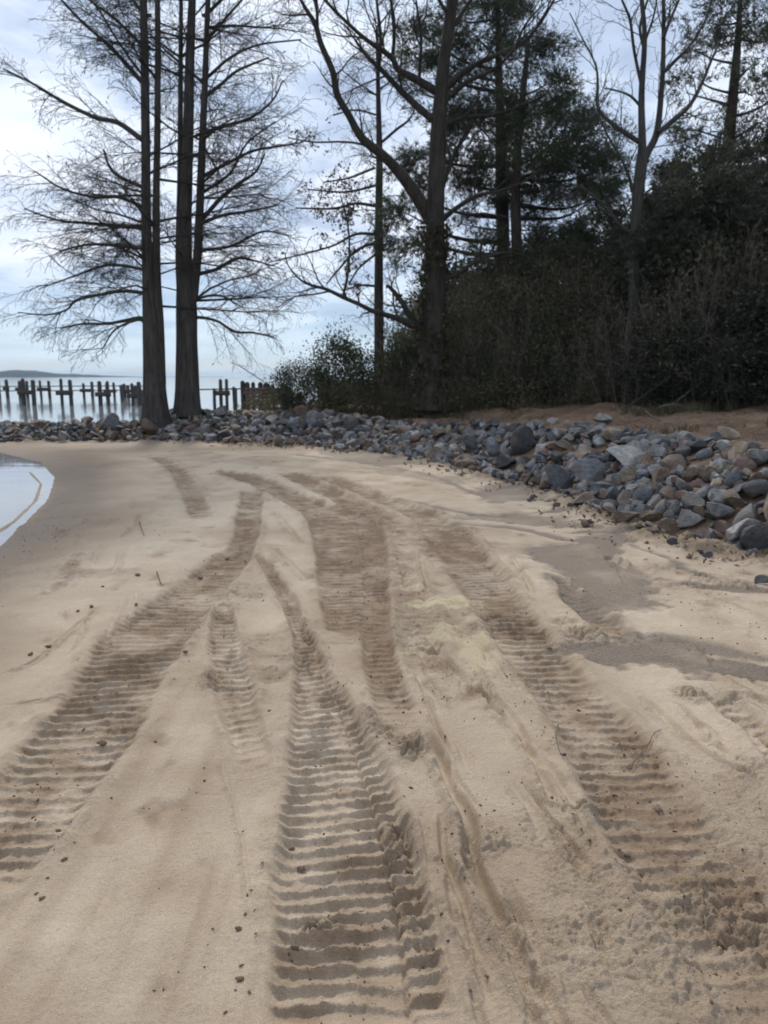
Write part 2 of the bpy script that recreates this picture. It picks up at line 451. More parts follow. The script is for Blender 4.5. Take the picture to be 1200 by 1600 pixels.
# ------------------------------------------------------------------ sand sheet with the tread marks in relief
def build_sand():
    rows = [np.linspace(-6, 0.9, 16, endpoint=False)]
    y = 0.9; ys = []
    while y < 20.8:
        ys.append(y)
        y += 0.0052 if y < 2.4 else (0.0052 + (y - 2.4) * 0.0023 if y < 9 else 0.0204 + (y - 9) * 0.004)
    rows.append(np.array(ys))
    Yr = np.concatenate(rows)
    ud = np.linspace(-1, 1, 610)
    ext = np.array([0.15, 0.4, 0.8, 1.4, 2.2, 3.2, 4.5, 6.5, 9.0])
    hw = 0.555 * np.maximum(Yr, 0.9) + 0.65
    X = np.hstack([-hw[:, None] - ext[::-1][None], hw[:, None] * ud[None], hw[:, None] + ext[None]])
    nr, nc = X.shape
    Yg = np.repeat(Yr[:, None], nc, 1)
    x, y = X.ravel(), Yg.ravel()
    h, inland = sand_base(x, y)
    damp = np.zeros(len(x)); mud = np.zeros(len(x)); yel = np.zeros(len(x)); rough = np.zeros(len(x))
    # broad swells, wind-smoothed patches
    calm = sstep(-0.2, 1.6, inland)
    h += calm * (0.045 * fbm(x, y, 0.45, 3, 1) + 0.012 * fbm(x, y, 2.2, 3, 4))
    # roughness of the ground: right side churned, left wedge smooth
    side = sstep(-0.15, 0.6, x + 0.10 * (y - 2) - 0.15 * vnoise(x * 2, y * 2, 9))
    rough += 0.12 + 0.28 * side * sstep(9.5, 4.5, y)
    rough += 0.5 * sstep(0.02, 0.3, fbm(x, y, 1.3, 4, 7)) * (0.4 + 0.6 * side)
    damp += 0.12 + 0.28 * sstep(6.0, 1.5, y) + 0.42 * fbm(x, y * .8, 0.7, 4, 12) + 0.34 * fbm(x, y * .8, 3.1, 4, 14) + 0.12 * side
    rough += 0.40 * sstep(0.05, 0.35, fbm(x, y * .7, 1.7, 4, 8)) * (1 - side) * sstep(2.2, 3.2, y)
    # faint drag streaks along the direction of travel on the smooth wedge
    st = vnoise(x * 14 + 1.2 * vnoise(x * 1.1, y * 0.6, 3), y * 0.55, 21)
    stm = sstep(-0.10, -0.35, x + 0.02 * (y - 2)) * sstep(-2.2, -1.0, x + 0.1 * y) * sstep(4.6, 3.0, y)
    h += 0.0035 * st * stm
    damp += 0.25 * np.clip(st, -0.2, 0.5) * stm
    st2 = vnoise(x * 30 + 1.5 * vnoise(x * 1.3, y * 0.8, 5), y * 1.1, 23)
    h += 0.009 * np.clip(st2 - 0.1, -0.05, 0.4) * stm; damp += 0.5 * np.clip(st2 - 0.15, 0, 0.4) * stm
    h += 0.004 * stm * vnoise(x * 1.5, y * 9 + 0.7 * vnoise(x * 3, y * 2, 2), 25)
    # specks and dents on the open sand
    dent = fbm(x, y * 0.8, 5.5, 3, 27) - 0.3 * (1 - calm)
    h -= 0.030 * np.clip(dent - 0.30, 0, 0.5) * sstep(12, 8, y); damp += 1.2 * np.clip(dent - 0.30, 0, 0.5)
    # ragged ripples on the far left flats
    h += 0.012 * sstep(-0.9, -2.4, x) * sstep(2.5, 4.0, y) * fbm(x * 0.8, y * 1.8, 2.3, 3, 31)

    def track_rows(rowsL, widen=1.0):
        L = np.array([G(a, yy) for yy, a, b in rowsL]); Rr = np.array([G(b, yy) for yy, a, b in rowsL])
        C = catmull((L + Rr) / 2, 8); Wd = catmull(np.hypot(*(Rr - L).T)[:, None] / 2 * widen, 8)[:, 0]
        return C, Wd
    def track_mid(pts, width):
        C = catmull([G(*q) for q in pts], 8)
        return C, np.full(len(C), width / 2)
    def press(C, Wd, depth, amp, pitch, seed, dmp, soft=0.0, split=None, skew=0.0, fade=0.25, rgh=0.5):
        nonlocal h, damp, rough
        mg = Wd.max() + 0.15
        sel = np.where((x > C[:, 0].min() - mg) & (x < C[:, 0].max() + mg) & (y > C[:, 1].min() - mg) & (y < C[:, 1].max() + mg))[0]
        xs, ys_ = x[sel], y[sel]
        d, s, sg = segdist(xs, ys_, C)
        S = np.concatenate([[0], np.cumsum(np.hypot(*np.diff(C, axis=0).T))])
        wd = np.interp(s, S, Wd)
        edge = 0.025 * fbm(xs, ys_, 5, 3, seed)
        # d measured past an end of the track fades the mark out
        u = sg / wd
        q = (d + edge) / wd
        en = 0.30 * fbm(xs, ys_, 4.0, 3, seed + 14)
        endf = sstep(0, fade, s + en * sstep(0, .1, s)) * sstep(0, fade * 1.6, S[-1] - s + en * sstep(0, .1, S[-1] - s))
        m = sstep(1.0, 1.0 - np.clip(0.045 / wd, 0.03, 0.4) - 0.25 * soft, q) * endf
        wob = 0.20 * vnoise(u * 3.2, s * 4.0, seed + 2) + 0.42 * vnoise(u * 0.9, s * 1.3, seed + 5) + 0.13 * fbm(u * 8, s * 11, 1.0, 3, seed + 8, 0.6)
        ph = s / pitch + wob + skew * u
        a2 = amp * np.clip(1.0 + 1.0 * vnoise(u * 1.6, s * 2.2, seed + 4) + 0.5 * vnoise(u * 5, s * 8, seed + 11) + 0.5 * fbm(xs, ys_, 2.2, 2, seed + 15), 0.15, 1.6)
        dp = depth
        if split is not None:
            rgt = sstep(split - 0.04, split + 0.04, u if split > 0 else -u) if True else 0
            ph = ph + 0.43 * rgt
            a2 = a2 * (1 + 0.15 * rgt)
            dp = depth * (1 + 0.2 * rgt)
        fr = ph - np.floor(ph)
        # steep face towards the walker, long easy back: the shape a grouser bar leaves in damp sand
        saw = np.where(fr < 0.72, fr / 0.72, 1 - (fr - 0.72) / 0.28)
        saw = 0.3 * saw + 0.7 * saw ** 2.6
        crumbs = 0.42 * fbm(xs, ys_, 24, 4, seed + 9, 0.7)
        new = -dp * 0.95 + 0.70 * a2 * (saw - 0.35) + (0.009 + 0.012 * soft) * crumbs
        if split is not None:
            new -= 0.012 * np.exp(-((np.abs(u) - split) / 0.03) ** 2) * (u > 0)
        bh, _ = h[sel], None
        lo = 0.045 * fbm(xs, ys_, 0.45, 3, 1)
        h[sel] = bh * (1 - m) + (new + lo + 0.004) * m
        berm = np.exp(-((q - 1.05) / np.clip(0.045 / wd, 0.05, 0.3)) ** 2) * (0.4 + 1.2 * np.clip(fbm(xs, ys_, 7, 3, seed + 3) + 0.35, 0, 1)) * endf
        h[sel] += 0.020 * berm
        tm = np.clip(m + 0.25 * berm, 0, 1)
        damp[sel] = damp[sel] * (1 - tm) + tm * (dmp + 0.05 + 0.6 * fbm(xs, ys_, 2.6, 3, seed + 6) + 0.5 * fbm(xs, ys_ * 1.8, 9, 3, seed + 7))
        # damp sand from below turned up in smears down the middle of the belt
        sm = np.exp(-((u - 0.12 * vnoise(s * 0.7, s * 0, seed + 12)) / 0.30) ** 2) * np.clip(0.25 + 1.9 * fbm(u * 2.0, s * 7.0, 1.0, 3, seed + 13), 0, 1)
        damp[sel] += 0.30 * sm * m
        rough[sel] = np.maximum(rough[sel], rgh * tm + 0.4 * np.clip(berm, 0, 1))
    # oldest first
    press(*track_mid([(245, 712), (280, 740), (300, 775), (318, 812)], 0.35), 0.02, 0.012, 0.10, 50, 0.60, 0.6)
    press(*track_rows([(925, 70, 108), (885, 90, 128), (850, 118, 150)]), 0.012, 0.010, 0.085, 52, 0.5, 0.8)
    press(*track_mid([(322, 738), (380, 747), (430, 764), (478, 788), (512, 815), (540, 850)], 0.50), 0.035, 0.018, 0.10, 61, 0.80, 0.3)
    press(*track_mid([(445, 738), (500, 761), (545, 784), (578, 812), (592, 850)], 0.42), 0.035, 0.018, 0.10, 64, 0.80, 0.3)
    press(*track_mid([(500, 742), (575, 770), (650, 803), (700, 835), (728, 870)], 0.44), 0.035, 0.018, 0.10, 67, 0.72, 0.4)
    press(*track_mid([(560, 802), (640, 838), (700, 868), (745, 905)], 0.55), 0.010, 0.010, 0.085, 54, 0.65, 0.8)
    press(*track_mid([(618, 845), (636, 920), (652, 1000), (690, 1090)], 0.34), 0.006, 0.007, 0.085, 56, 0.48, 0.9)
    press(*track_rows([(790, 474, 592), (850, 486, 609), (900, 490, 612), (950, 498, 614), (1015, 511, 618)]), 0.028, 0.022, 0.082, 71, 0.80, 0.1, split=0.30)
    press(*track_rows([(930, 560, 612), (1000, 562, 616), (1050, 566, 632), (1100, 577, 652), (1140, 588, 660), (1190, 605, 672)]), 0.026, 0.022, 0.080, 74, 0.80, 0.2, fade=0.5)
    press(*track_rows([(820, 645, 728), (870, 680, 765), (900, 697, 790), (950, 730, 832), (1000, 763, 872), (1050, 797, 920), (1100, 832, 970), (1150, 860, 1012),
                       (1200, 884, 1055), (1250, 905, 1095), (1300, 926, 1135), (1400, 980, 1218), (1500, 1046, 1300), (1650, 1140, 1440)]), 0.024, 0.023, 0.082, 77, 0.75, 0.35)
    press(*track_rows([(900, 860, 884), (950, 884, 942), (985, 926, 985), (1020, 965, 1010)]), 0.02, 0.018, 0.085, 81, 0.55, 0.3)
    press(*track_rows([(1070, 1080, 1128), (1120, 1128, 1190), (1160, 1168, 1245), (1250, 1240, 1345)]), 0.02, 0.02, 0.085, 84, 0.4, 0.4)
    press(*track_rows([(765, 377, 413), (800, 368, 413), (850, 357, 405), (880, 322, 393), (920, 266, 363), (960, 203, 331), (1000, 150, 305), (1050, 120, 273), (1100, 85, 244),
                       (1150, 45, 220), (1200, 4, 190), (1250, -42, 150), (1300, -84, 113), (1400, -170, 40), (1500, -260, -40)]), 0.026, 0.026, 0.078, 87, 0.68, 0.12)
    press(*track_rows([(922, 338, 358), (960, 331, 366), (1000, 327, 376), (1050, 327, 391), (1100, 331, 405), (1150, 349, 416), (1200, 367, 427), (1245, 388, 434)]), 0.022, 0.024, 0.078, 94, 0.45, fade=0.4)
    press(*track_rows([(868, 394, 407), (900, 412, 436), (935, 430, 462), (970, 446, 476), (1020, 455, 502), (1050, 456, 517), (1100, 454, 550), (1150, 447, 577), (1200, 440, 602), (1250, 434, 626), (1300, 428, 646),
                       (1400, 418, 681), (1500, 412, 701), (1600, 404, 717), (1750, 392, 738)]), 0.030, 0.027, 0.067, 97, 0.52, 0.05, split=0.52)
    # scraped grooves and cracks
    def groove(pts, width, depth, seed, br=1.0, lmp=0.5, world=False):
        width = width * 0.72
        C = catmull(pts if world else [G(*q) for q in pts], 6)
        mg = width * 4 + 0.1
        sel = np.where((x > C[:, 0].min() - mg) & (x < C[:, 0].max() + mg) & (y > C[:, 1].min() - mg) & (y < C[:, 1].max() + mg))[0]
        xs, ys_ = x[sel], y[sel]
        d, s, sg = segdist(xs + 0.012 * fbm(xs, ys_, 6, 3, seed), ys_, C)
        Ln = s.max() if len(s) else 1
        ef = sstep(0, 0.15, s) * sstep(0, 0.15, np.hypot(*np.diff(C, axis=0).T).sum() - s)
        v = 0.6 + 0.8 * np.clip(vnoise(s * 2, s * 0 + seed, seed) + 0.5, 0, 1)
        depth = depth * 1.9
        h[sel] += (-depth * v * sstep(1.35, 0.55, d / width) + br * depth * 0.75 * np.exp(-((sg + 1.7 * width) / (0.8 * width)) ** 2) * (0.3 + 1.4 * np.clip(fbm(xs, ys_, 12, 3, seed) + 0.4, 0, 1))) * ef
        rough[sel] *= 1 - 0.8 * sstep(1.2, 0.6, d / width) * ef
        damp[sel] -= 0.08 * sstep(1.4, 0.6, d / width) * ef
        rough[sel] = np.maximum(rough[sel], 1.4 * lmp * np.exp(-((sg + 1.9 * width) / (1.6 * width)) ** 2) * ef)
    gl = [([(690, 1022), (722, 1060), (762, 1092), (802, 1140), (836, 1190), (870, 1264)], .030, .018), ([(740, 1052), (792, 1110), (832, 1172)], .022, .012),
          ([(655, 1140), (698, 1210), (733, 1290), (744, 1370), (790, 1460), (828, 1530), (862, 1592)], .040, .022), ([(732, 1268), (742, 1340)], .018, .012),
          ([(763, 1286), (780, 1340)], .020, .014), ([(788, 1385), (822, 1475)], .028, .016), ([(862, 1298), (900, 1350), (928, 1396)], .035, .016),
          ([(914, 1400), (940, 1455), (962, 1512)], .022, .016), ([(655, 868), (668, 918), (682, 938)], .03, .016), ([(624, 878), (636, 925)], .02, .01),
          ([(655, 1066), (702, 1185)], .018, .010), ([(428, 798), (472, 852)], .04, .018), ([(414, 848), (482, 908)], .035, .014), ([(796, 868), (836, 930)], .035, .018),
          ([(1000, 1082), (1100, 1170), (1210, 1235)], .03, .014), ([(1055, 1090), (1150, 1190)], .025, .012), ([(0, 1052), (60, 1026), (106, 986), (158, 944)], .02, .012),
          ([(0, 1100), (70, 1090), (130, 1085)], .018, .009), ([(340, 1180), (372, 1290), (392, 1440)], .009, .004),
          ([(700, 1000), (680, 1020), (640, 1010)], .03, .012), ([(590, 1400), (680, 1500)], .012, .006), ([(1000, 900), (950, 870), (985, 915)], .03, .02),
          ([(870, 1270), (960, 1268)], .02, .012), ([(1085, 1000), (1140, 1060), (1210, 1100)], .02, .01),
          ([(690, 1400), (740, 1500), (775, 1600)], .02, .009), ([(880, 1500), (905, 1600)], .03, .011), ([(480, 775), (560, 800), (640, 840)], .04, .016)]
    for i, (a, b_, c) in enumerate(gl): groove(a, b_, c, 200 + i * 7)
    gr = np.random.default_rng(77)
    for i in range(46):
        y0 = gr.uniform(1.5, 4.6); x0 = gr.uniform(0.02, 0.72) + 0.05 * (4 - y0) * 0.3
        L = gr.uniform(.18, .9); dx = gr.uniform(.10, .24)
        if y0 - L < 1.2: continue
        pts = [(x0 + dx * L * t + gr.normal() * .012, y0 - L * t) for t in (0, .33, .66, 1)]
        groove(pts, gr.uniform(.009, .024), gr.uniform(.004, .011), 700 + i * 5, world=True)
    for i in range(16):
        y0 = gr.uniform(3, 9); x0 = -gr.uniform(.28, .42) * y0 - .3
        L = gr.uniform(.3, 1.2)
        groove([(x0 - .28 * L * t + gr.normal() * .02, y0 + L * t) for t in (0, .33, .66, 1)], gr.uniform(.012, .03), gr.uniform(.004, .010), 1000 + i * 5, world=True)
    for i in range(14):
        y0 = gr.uniform(3, 6); x0 = gr.uniform(.36, .50) * y0 + .2
        L = gr.uniform(.3, 1.0)
        groove([(x0 + .22 * L * t + gr.normal() * .02, y0 - L * t) for t in (0, .33, .66, 1)], gr.uniform(.012, .03), gr.uniform(.006, .012), 1200 + i * 5, world=True)
    # churned spots: lumpy, damp, turned over
    for i, (px, py, rx, ry, amp, dm) in enumerate([(430, 1025, .17, .30, .035, .85), (330, 1068, .07, .12, .022, .9), (645, 1385, .07, .16, .035, .95), (620, 1300, .06, .12, .03, .95),
            (715, 965, .30, .26, .035, .85), (910, 985, .22, .22, .03, .8), (1080, 1082, .07, .09, .045, .7), (1140, 1080, .06, .08, .045, .7), (1090, 1195, .20, .16, .03, .75),
            (600, 1125, .10, .22, .035, .95), (640, 1175, .06, .10, .03, .95), (890, 1190, .10, .12, .03, .8), (830, 1085, .10, .2, .025, .6), (500, 1445, .05, .03, .02, 1.0),
            (1170, 925, .5, .35, .025, .8), (1060, 900, .35, .4, .02, .5), (880, 1420, .28, .3, .008, .35), (1000, 1330, .20, .22, .009, .6), (960, 1490, .25, .2, .008, .4), (760, 1320, .10, .06, .016, .4),
            (630, 990, .12, .5, .018, .5), (180, 1130, .1, .12, .02, .9), (1180, 1440, .2, .15, .03, .8), (300, 770, .6, .9, .012, .35), (560, 735, .8, .5, .015, .5), (100, 900, .5, .5, .012, .45),
            (60, 790, .4, 1.6, .01, .7), (1120, 1500, .3, .2, .010, .6), (370, 925, .16, .22, .02, .25), (395, 935, .1, .2, .02, .25)]):
        cx, cy = G(px, py)
        q = ((x - cx) / rx) ** 2 + ((y - cy) / ry) ** 2
        sel = np.where(q < 6)[0]
        g = np.exp(-q[sel] * 0.9) * np.clip(0.55 + 1.6 * fbm(x[sel], y[sel], 3.5, 3, 300 + i), 0, 1.3)
        xs, ys_ = x[sel], y[sel]
        lump = np.clip(np.abs(fbm(xs, ys_, 15, 4, 330 + i, 0.68)) * 2.0, 0, 0.9)
        h[sel] += 1.6 * amp * g * (lump - 0.25)
        damp[sel] = damp[sel] * (1 - g * 0.7) + dm * g * 0.7
        rough[sel] = np.clip(rough[sel] + g, 0, 1.2)
    # pale yellow spill of coarse sand
    for px, py, rx, ry, a in [(700, 945, .26, .12, 1.0), (690, 995, .30, .22, .75), (640, 1020, .10, .10, .8), (745, 1030, .12, .18, .6), (760, 1000, .18, .15, .6)]:
        cx, cy = G(px, py)
        q = ((x - cx) / rx) ** 2 + ((y - cy) / ry) ** 2
        yel = np.maximum(yel, a * sstep(1.3, 0.3, q + 2.0 * fbm(x, y, 6, 4, 41)))
    h += 0.010 * yel
    yel *= np.clip(0.95 + 1.2 * fbm(x, y, 9, 3, 44), 0, 1)
    # flats of grey silt
    wx = x + 0.22 * fbm(x, y, 2.3, 4, 61, 0.6); wy = y + 0.30 * fbm(x, y, 1.9, 4, 64, 0.6)
    for poly, a in [([(828, 850), (880, 849), (960, 836), (990, 848), (965, 878), (1020, 898), (1062, 950), (1012, 970), (940, 966), (905, 942), (868, 905)], 0.9),
                    ([(895, 1022), (955, 1004), (1040, 1001), (1120, 1013), (1200, 1033), (1330, 1066), (1330, 1086), (1200, 1066), (1100, 1060), (1000, 1052), (935, 1048)], 1.0),
                    ([(730, 760), (800, 752), (862, 766), (856, 782), (790, 788), (745, 778)], 0.85), ([(690, 808), (790, 799), (880, 808), (950, 832), (862, 826), (760, 817)], 0.8),
                    ([(480, 699), (560, 706), (650, 722), (600, 728), (520, 717)], 0.7), ([(560, 728), (650, 738), (740, 752), (700, 756), (600, 740)], 0.5)]:
        pw = [tuple(G(*q)) for q in poly]
        ins = inpoly(wx, wy, pw)
        d, _, _ = segdist(wx, wy, pw + [pw[0]])
        sd_ = np.where(ins, d, -d)
        mm = a * sstep(-0.05, 0.06, sd_ + 0.10 * fbm(x, y, 7, 4, 66, 0.6))
        keep = 1 - 0.5 * mm
        h = h * keep - 0.012 * mm + 0.005 * mm * fbm(x, y, 4, 4, 68) - 0.008 * np.exp(-((sd_ + 0.01) / 0.03) ** 2) * a * (fbm(x, y, 3, 2, 70) > 0)
        mud = np.maximum(mud, mm * np.clip(0.98 + 0.6 * fbm(x, y, 3.2, 4, 71), 0, 1))
    for i, pts in enumerate([[(630, 722), (700, 732), (790, 745)], [(470, 711), (600, 727), (700, 752), (760, 775)], [(620, 778), (740, 806), (850, 800), (930, 790)], [(895, 1010), (960, 999), (1040, 997), (1120, 1008), (1210, 1030)],
                             [(900, 835), (1000, 832), (1100, 845)], [(985, 850), (1060, 880), (1110, 905)], [(700, 820), (800, 826), (900, 848)], [(870, 905), (905, 950), (960, 980), (1010, 1000)], [(1020, 905), (1100, 915), (1210, 925)]]):
        C = catmull([G(*q) for q in pts], 6)
        d, s_, _ = segdist(x + .10 * fbm(x, y, 2.5, 4, 900 + i), y + .10 * fbm(x, y, 2.5, 4, 905 + i), C)
        mm = sstep(.11, .02, d + .10 * fbm(x, y, 3.5, 3, 910 + i))
        mud = np.maximum(mud, .9 * mm); h -= .012 * mm
    # wet margin of the lake, and the stony wash under the rocks
    wm = sstep(2.1, 0.25, inland + 0.7 * fbm(x, y, 0.8, 4, 81))
    damp = np.clip(np.maximum(damp, 0.85 * wm), 0, 1.15)
    mud = np.maximum(mud, 0.75 * sstep(1.5, 0.15, inland + 0.3 * fbm(x, y, 1.3, 3, 84)))
    fd, fs, fsg = segdist(x, y, FOOT)
    near = sstep(0.75, 0.05, fd + 0.35 * fbm(x, y, 1.6, 4, 87))
    damp = np.maximum(damp, near * 0.8); rough = np.clip(rough + 0.8 * near, 0, 1.3)
    h += 0.10 * near * np.clip(fbm(x, y, 6, 4, 90, 0.6) + 0.2, 0, 1)
    far = sstep(15.2, 16.6, y)
    mud = np.maximum(mud, 0.55 * far * sstep(-4.2, -6.2, x)); damp = np.maximum(damp, 0.4 * far)
    # sand bar in the shallow water at the edge of the lake
    bd, _, _ = segdist(x, y, np.array([G(45, 727), G(63, 745), G(54, 770), G(20, 800), G(-20, 825), G(-80, 855)]))
    h = np.maximum(h, -0.20 + 0.088 * np.exp(-((bd + 0.03 * fbm(x, y, 1.2, 2, 93)) / 0.07) ** 2))
    bar = np.exp(-(bd / 0.2) ** 2); mud *= 1 - .8 * bar; damp *= 1 - .5 * bar
    # grain-scale crumble
    h += (0.003 + 0.011 * np.clip(rough, 0, 1.2) ** 1.5) * (0.6 * fbm(x, y, 15, 4, 95, 0.75) + 0.8 * np.abs(fbm(x * 1.2, y, 44, 3, 98, 0.75))) * sstep(12, 6, y)
    clod = vnoise(x * 30, y * 30, 101) + 0.8 * vnoise(x * 62, y * 62, 104) + 0.5 * fbm(x, y, 4, 2, 106)
    h += 0.034 * np.clip(clod - 0.34, 0, 1) * np.clip(rough - 0.15, 0, 1) * sstep(9, 4, y)
    V = np.stack([x, y, h], 1)
    i, j = np.meshgrid(np.arange(nr - 1), np.arange(nc - 1), indexing='ij')
    F = np.stack([i * nc + j, i * nc + j + 1, (i + 1) * nc + j + 1, (i + 1) * nc + j], -1).reshape(-1, 4)
    me = mesh_np('sand_beach', V, F, True)
    global SDAMP
    SDAMP = damp.reshape(nr, nc)
    fattr(me, 'damp', np.clip(damp, 0, 1)); fattr(me, 'mud', mud); fattr(me, 'yellow', yel); fattr(me, 'rough', np.clip(rough, 0, 1))
    o = link('sand_beach', me, MAT_SAND)
    o['kind'] = 'structure'
    print('sand tris', 2 * len(F))
    return X, Yg, h.reshape(nr, nc), Yr
SX, SY, SH, SYR = build_sand()
def damp_at(px_, py_):
    r = int(np.clip(np.searchsorted(SYR, py_), 0, len(SYR) - 1))
    return float(SDAMP[r, int(np.clip(np.searchsorted(SX[r], px_), 0, SX.shape[1] - 1))])
def sand_at(px_, py_):
    r = int(np.clip(np.searchsorted(SYR, py_), 0, len(SYR) - 1))
    c = int(np.clip(np.searchsorted(SX[r], px_), 0, SX.shape[1] - 1))
    return float(SH[r, c])

# ------------------------------------------------------------------ dirt bank and land behind
def build_bank():
    xs = np.concatenate([np.arange(-24, -8, 0.35), np.arange(-8, 12, 0.10), np.geomspace(12, 140, 50)])
    ys = np.concatenate([np.arange(0.5, 5, 0.3), np.arange(5, 24, 0.09), np.geomspace(24, 260, 60)])
    X, Y = np.meshgrid(xs, ys)
    x, y = X.ravel(), Y.ravel()
    h, n, s = bank_height(x, y)
    ok = sstep(1.3, 2.2, n) * (h > 0.5)
    rut = np.sin((n - 2.0) * 5.5 + 1.6 * fbm(x, y, 0.35, 3, 401)) * sstep(1.6, 2.4, n) * sstep(6.0, 4.5, n)
    h = h + ok * (0.10 * fbm(x, y, 0.8, 5, 403, 0.55) + 0.025 * rut) + 0.10 * sstep(0.0, 0.6, n) * (h > 0.2) * fbm(x, y, 1.7, 3, 405) + (0.22 - 0.17 * sstep(0.5, -1.5, x)) * sstep(4.3, 6.5, n) * np.clip(fbm(x, y, 0.5, 3, 407) + 0.3, 0, 1) * (h > 0.5)
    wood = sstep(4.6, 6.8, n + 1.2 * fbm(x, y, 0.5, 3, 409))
    nr, nc = X.shape
    i, j = np.meshgrid(np.arange(nr - 1), np.arange(nc - 1), indexing='ij')
    F = np.stack([i * nc + j, i * nc + j + 1, (i + 1) * nc + j + 1, (i + 1) * nc + j], -1).reshape(-1, 4)
    F = F[(h[F] > -0.6).any(axis=1) & (n[F] > -0.6).any(axis=1)]
    used = np.unique(F); mp = np.full(len(x), -1); mp[used] = np.arange(len(used))
    global BX, BY, BH
    BX, BY, BH = xs, ys, h.reshape(nr, nc)
    me = mesh_np('dirt_bank', np.stack([x, y, h], 1)[used], mp[F], True)
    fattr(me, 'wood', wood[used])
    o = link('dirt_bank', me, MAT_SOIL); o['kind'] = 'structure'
build_bank()
def bank_z(x, y):
    i = int(np.clip(np.searchsorted(BY, y) - 1, 0, len(BY) - 2)); j = int(np.clip(np.searchsorted(BX, x) - 1, 0, len(BX) - 2))
    a = min(1, max(0, (y - BY[i]) / (BY[i + 1] - BY[i]))); b = min(1, max(0, (x - BX[j]) / (BX[j + 1] - BX[j])))
    return float((BH[i, j] * (1 - b) + BH[i, j + 1] * b) * (1 - a) + (BH[i + 1, j] * (1 - b) + BH[i + 1, j + 1] * b) * a)

# ------------------------------------------------------------------ lake and far shore
me = mesh_np('lake', np.array([(-4000, -200, -0.12), (1500, -200, -0.12), (1500, 4200, -0.12), (-4000, 4200, -0.12)]), np.array([(0, 1, 2, 3)]))
link('lake', me, MAT_WATER)['kind'] = 'structure'
def far_shore():
    a = np.linspace(R(-62), R(-12), 160)
    V, F = [], []
    for k, t in enumerate(a):
        D = 1900 + 60 * math.sin(k * 0.21)
        hgt = (13 + 5 * float(vnoise(np.array([k * 0.13]), np.array([0.0]), 3)[0]) + 5 * float(vnoise(np.array([k * 0.7]), np.array([0.0]), 5)[0])) * float(sstep(R(-17), R(-27), t))
        hgt += 0.5
        for dd, zz in ((0, -1), (4, hgt * 0.8), (30, hgt), (200, hgt * 0.9), (260, -1)):
            V.append(((D + dd) * math.sin(t), (D + dd) * math.cos(t), zz))
    for k in range(len(a) - 1):
        for q in range(4): F.append((k * 5 + q, (k + 1) * 5 + q, (k + 1) * 5 + q + 1, k * 5 + q + 1))
    o = link('far_shore', mesh_np('far_shore', np.array(V), np.array(F), True), MAT_SHORE); o['kind'] = 'structure'
far_shore()

# ------------------------------------------------------------------ rocks
def ico(sub):
    import bmesh
    bm = bmesh.new(); bmesh.ops.create_icosphere(bm, subdivisions=sub, radius=1.0)
    v = np.array([q.co[:] for q in bm.verts]); f = np.array([[q.index for q in p.verts] for p in bm.faces])
    bm.free(); return v, f
def rock_verts(v, rng, cuts, dims, rounding):
    v = v.copy()
    for _ in range(cuts):
        n = rng.normal(size=3); n /= np.linalg.norm(n)
        dd = rng.uniform(0.30, 0.66)
        v -= np.maximum(0, v @ n - dd)[:, None] * n * (1 - rounding)
    v *= np.asarray(dims)
    v += 0.035 * (rng.normal(size=3) + np.stack([vnoise(v[:, 0] * 3 + k, v[:, 1] * 3 + v[:, 2] * 2.1, 500 + k) for k in range(3)], 1))
    return v / np.abs(v).max()
SHAPES = [('angular', 9, (1, .80, .68), 0.0), ('angular', 8, (1, .72, .60), 0.0), ('blocky', 7, (1, .82, .72), 0.0), ('angular', 10, (1, .9, .62), 0.0), ('flat', 7, (1, .78, .36), 0.0),
          ('flat', 8, (1, .66, .42), 0.05), ('rounded', 14, (1, .82, .70), 0.25), ('rounded', 12, (1, .74, .64), 0.3), ('long', 9, (1, .48, .42), 0.05), ('blocky', 7, (1, .66, .6), 0.02),
          ('angular', 10, (1, .7, .74), 0.0), ('long', 8, (1, .55, .5), 0.1), ('blocky', 5, (.72, .42, 1), 0.0), ('flat', 6, (1, .85, .26), 0.0)]
v3, f3 = ico(3); v2, f2 = ico(2)
ROCKS = []; ROCKS1 = []
v1_, f1_ = ico(1)
for k, (nm, cuts, dims, rd) in enumerate(SHAPES):
    hi = rock_verts(v3, np.random.default_rng(900 + k), cuts, dims, rd)
    lo = rock_verts(v2, np.random.default_rng(900 + k), cuts, dims, rd)
    me = mesh_np('rock', hi, f3, True)
    me.set_sharp_from_angle(angle=R(24))
    me.materials.append(MAT_ROCK)
    ROCKS.append((nm, me, lo))
    ROCKS1.append(rock_verts(v1_, np.random.default_rng(900 + k), cuts, dims, rd))
TINTS = [('dark slate', (0.070, 0.071, 0.075), 2.8), ('blue-grey', (0.145, 0.153, 0.165), 3.0), ('grey', (0.20, 0.194, 0.186), 3.6), ('pale grey', (0.32, 0.31, 0.295), 1.5),
         ('brown', (0.165, 0.118, 0.085), 2.2), ('tan', (0.285, 0.225, 0.16), 1.1), ('reddish', (0.20, 0.128, 0.105), 0.8)]
TW = np.array([q[2] for q in TINTS]); TW /= TW.sum()
def euler_mat(a, b, c):
    ca, sa, cb, sb, cc, sc_ = math.cos(a), math.sin(a), math.cos(b), math.sin(b), math.cos(c), math.sin(c)
    return np.array([[cb * cc, sa * sb * cc - ca * sc_, ca * sb * cc + sa * sc_], [cb * sc_, sa * sb * sc_ + ca * cc, ca * sb * sc_ - sa * cc], [-sb, sa * cb, ca * cb]])
def project(p):
    d = p - np.array([0, 0, CAM_H])
    z = d[1] * cp - d[2] * sp
    yv = d[1] * sp + d[2] * cp
    return 600 + FPX * d[0] / z, 800 - FPX * yv / z, z
